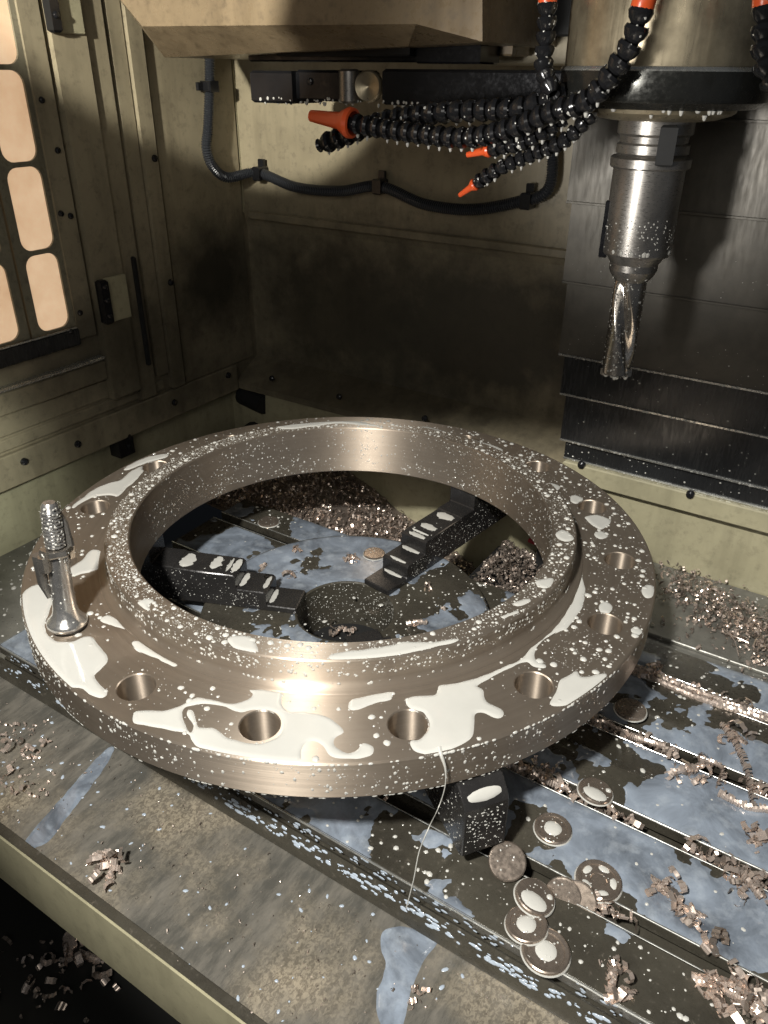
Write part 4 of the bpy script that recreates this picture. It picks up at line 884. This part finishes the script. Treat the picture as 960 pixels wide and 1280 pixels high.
def cluster(pix, z, n, s, spread, label, nc=0, dark=0.2, stretch=(1, 1)):
    c = at(*pix, 2, z); E_ = empty('chip_cluster', c, label, 'chip cluster', 'clumps of curled chips')
    for _ in range(int(n * 1.3) + 1):
        mb = MB()
        p = c + Vector((random.gauss(0, spread) * stretch[0], random.gauss(0, spread) * stretch[1], abs(random.gauss(0, s * 0.5)) + s * 0.25)); chip(mb, p, s * ru(0.7, 1.25), 1 if rnd() < dark else 0); mb.build('chip', [M['chip'], M['chipdark']], E_, sharp=20, recalc=False)
    for _ in range(nc):
        mb = MB(); d = Vector((ru(-1, 1), ru(-1, 1), 0)).normalized(); p = c + Vector((ru(-1, 1), ru(-1, 1), 0)) * spread; caterpillar(mb, [p - d * s * 1.6 + Vector((0, 0, s * 0.45)), p + Vector((0, 0, s * 0.7)), p + d * s * 1.6 + Vector((0, 0, s * 0.45))], s); mb.build('chip', [M['chip'], M['chipdark']], E_, sharp=20, recalc=False)
CL = [((130, 1083), ZR, 16, 0.009, 0.010, 'dark clump of curled chips standing on the tray at the left', 2),
      ((30, 940), ZR, 9, 0.008, 0.016, 'loose chips on the tray at the left edge of the photo', 0),
      ((858, 965), ZT, 12, 0.010, 0.010, 'chip curl bridging the second table slot on the right', 1),
      ((835, 1120), ZT, 9, 0.009, 0.008, 'pinkish folded chips on the middle table strip', 1),
      ((858, 1148), ZT, 7, 0.008, 0.006, 'small knot of chips just right of the pinkish folded ones', 1),
      ((765, 1218), ZT, 4, 0.009, 0.005, 'two folded chips on the front strip near the table edge', 1),
      ((775, 1245), ZT, 3, 0.008, 0.004, 'flat chip lying against the table front edge', 1),
      ((886, 1235), ZT, 6, 0.010, 0.007, 'upright chips leaning out of the first slot at lower right', 2),
      ((925, 1255), ZT, 12, 0.010, 0.010, 'thick bunch of chips in the lower right corner', 2),
      ((890, 1185), ZT, 3, 0.010, 0.004, 'single broad curl smeared with coolant at lower right', 0),
      ((935, 1110), ZT, 9, 0.009, 0.009, 'fan of pleated chips over the second slot at the right edge', 3),
      ((915, 925), ZT, 8, 0.009, 0.010, 'broad chips beside the ropy swarf at right', 1),
      ((680, 968), ZT, 10, 0.007, 0.008, 'brown chips in shadow close under the ring rim', 2),
      ((815, 842), ZT, 9, 0.009, 0.007, 'curled chips tucked under the right rim of the ring', 1),
      ((945, 1045), ZT, 6, 0.009, 0.006, 'curled chip with a drop, near the right edge above the fan', 1),
      ((370, 688), -0.120, 3, 0.006, 0.004, 'pleated chip near the left back of the chuck pool', 2),
      ((440, 700), -0.120, 5, 0.006, 0.007, 'ropy chip curving across the pool behind the chuck bore', 3),
      ((328, 713), -0.070, 2, 0.006, 0.002, 'little bent chip on the left jaw step', 0),
      ((365, 720), -0.120, 4, 0.006, 0.005, 'folded chips between the left jaw and the pool', 1),
      ((430, 790), -0.188, 9, 0.007, 0.010, 'nest of chips at the bottom of the chuck bore', 1),
      ((522, 782), -0.120, 3, 0.008, 0.003, 'pinkish folded chip on the chuck right of the bore', 1),
      ((553, 762), -0.120, 2, 0.006, 0.002, 'single bright square chip on the chuck near the ring lip', 0),
      ((535, 737), -0.120, 3, 0.006, 0.003, 'small chips on the chuck just right of the back jaw', 0),
      ((310, 752), -0.120, 4, 0.006, 0.005, 'milky chip lying in front of the left jaw', 1),
      ((522, 1245), ZR, 4, 0.006, 0.005, 'small coiled chip at the bottom edge on the tray', 0),
      ((90, 1215), -0.42, 26, 0.010, 0.030, 'shiny chips down in the dark sump at lower left', 2)]
for c in CL: cluster(c[0], c[1], c[2], c[3], c[4], c[5], c[6])
# fine chips sprinkled on tray and sump
tc = MB()
for _ in range(380): chip(tc, (ru(-0.35, 0.45), -0.433 + 0.13 * rnd() ** 0.8, ZR + 0.001), ru(0.0008, 0.0022), 1 if rnd() < 0.5 else 0)
for _ in range(60): p = at(ru(0, 70), ru(900, 1000), 2, ZR); chip(tc, p + Vector((0, 0, 0.002)), ru(0.002, 0.006), 0)
for _ in range(900): chip(tc, (ru(-0.7, 0.3), ru(-0.9, -0.45), -0.415), ru(0.003, 0.008), 1)
o = tc.build('swarf', [M['chip'], M['chipdark']], None, sharp=20, recalc=False); tag(o, 'tiny chips sprinkled on the tray and in the sump', 'swarf', kind='stuff')
# ================================================================== ROUND SLUGS
DP = [(0.0001, 0.0012), (0.006, 0.0012), (0.0066, 0.0020), (0.0135, 0.0020), (0.0140, 0.0030), (0.0168, 0.0034), (0.0178, 0.0028), (0.0180, 0.0002), (0.0172, -0.001)]
DISC = MB().lathe(DP, 36).mesh('disc', M['disc'], sharp=25)
DISC2 = MB().lathe([(0.0001, 0.0035), (0.0160, 0.0035), (0.0172, 0.0028), (0.0176, 0.0), (0.0168, -0.001)], 36).mesh('disc', M['disc'], sharp=25)
def slug(pix, z, tilt, label, kind, s=1.0, az=0.0):
    c = at(*pix, 2, z); e = empty('steel_disc', c, label, 'steel disc', 'round steel slugs cut from the holes')
    n = Vector((math.sin(tilt) * math.cos(az), math.sin(tilt) * math.sin(az), math.cos(tilt))); m = frame(c, n)
    place(DISC2 if kind in (0, 3) else DISC, 'disc', e, m @ Matrix.Scale(s, 4))
    mk = MB(); R3 = m.to_3x3()
    if kind == 1:
        mk.drop(m @ Vector((0, 0, 0.0020)), n, 0.0085 * s, h=0.002, seg=20)
    if kind == 2:
        for q in range(5): a = q * 1.25 + 0.3; mk.drop(m @ Vector((0.0115 * math.cos(a) * s, 0.0115 * math.sin(a) * s, 0.002)), n, 0.0034 * s, h=0.0012, t=R3 @ Vector((-math.sin(a), math.cos(a), 0)), el=1.5, seg=12)
    if kind == 3:
        mk.drop(m @ Vector((0.001, -0.006, 0.0035)), n, 0.0082 * s, h=0.0015, t=R3 @ Vector((1, 0, 0)), el=1.5, seg=16); mk.drop(m @ Vector((0.011, 0.007, 0.0035)), n, 0.003, seg=10)
    for q in range(14 if kind else 8):
        a = ru(0, 6.28); r = ru(0.004, 0.016) * s; mk.drop(m @ Vector((r * math.cos(a), r * math.sin(a), 0.0034)), n, ru(0.0004, 0.0012), seg=6)
    if tilt < 0.3: mk.lathe([(0.0176 * s, 0.0006), (0.0183 * s, 0.0012), (0.0190 * s, -0.0002)], 36, M=m)
    mk.build('coolant_spot', M['milk'], e, recalc=False, sharp=80)
slug((744, 990), ZT + 0.004, 0.1, 'disc beside the slot with a milky half moon on it', 3, 0.98, 1.0)
slug((691, 1037), ZT + 0.001, 0.0, 'disc lying alone on the strip with a white round centre', 1, 1.0)
slug((748, 1102), ZT + 0.001, 0.03, 'disc ringed with several white spots, next to the first slot', 2, 1.15)
slug((634, 1077), ZT + 0.010, 0.5, 'brown disc leaning at the corner of the front jaw', 0, 1.0, -0.9)
slug((668, 1122), ZT + 0.006, 0.18, 'dark disc with gold sheen, topmost of the front three', 3, 1.0, 0.4)
slug((658, 1157), ZT + 0.004, 0.08, 'disc with a white centre, middle of the front three', 1, 1.0, 2.5)
slug((682, 1190), ZT + 0.002, 0.02, 'disc with the biggest white centre, lowest by the table edge', 1, 1.12)
slug((704, 1120), ZT + 0.000, 0.95, 'pale disc standing in the slot, left of the pair', 0, 0.95, -1.4)
slug((722, 1126), ZT + 0.000, 0.85, 'pale disc standing in the slot, right of the pair', 0, 0.98, -1.4)
slug((788, 888), ZT + 0.008, 0.0, 'disc crusted with brown grit close to the right rim of the ring', 0, 1.0)
slug((618, 982), ZT + 0.03, 0.9, 'brown disc wedged between the front jaw and the ring', 0, 0.95, 0.2)
slug((336, 653), ZT + 0.001, 0.0, 'brown disc on the far table strip seen through the ring', 0, 0.95)
slug((468, 693), -0.119, 0.0, 'tan disc in the pool beside the back jaw', 0, 0.9)
print('tris', sum(len(o.data.polygons) for o in bpy.data.objects if o.type == 'MESH'))
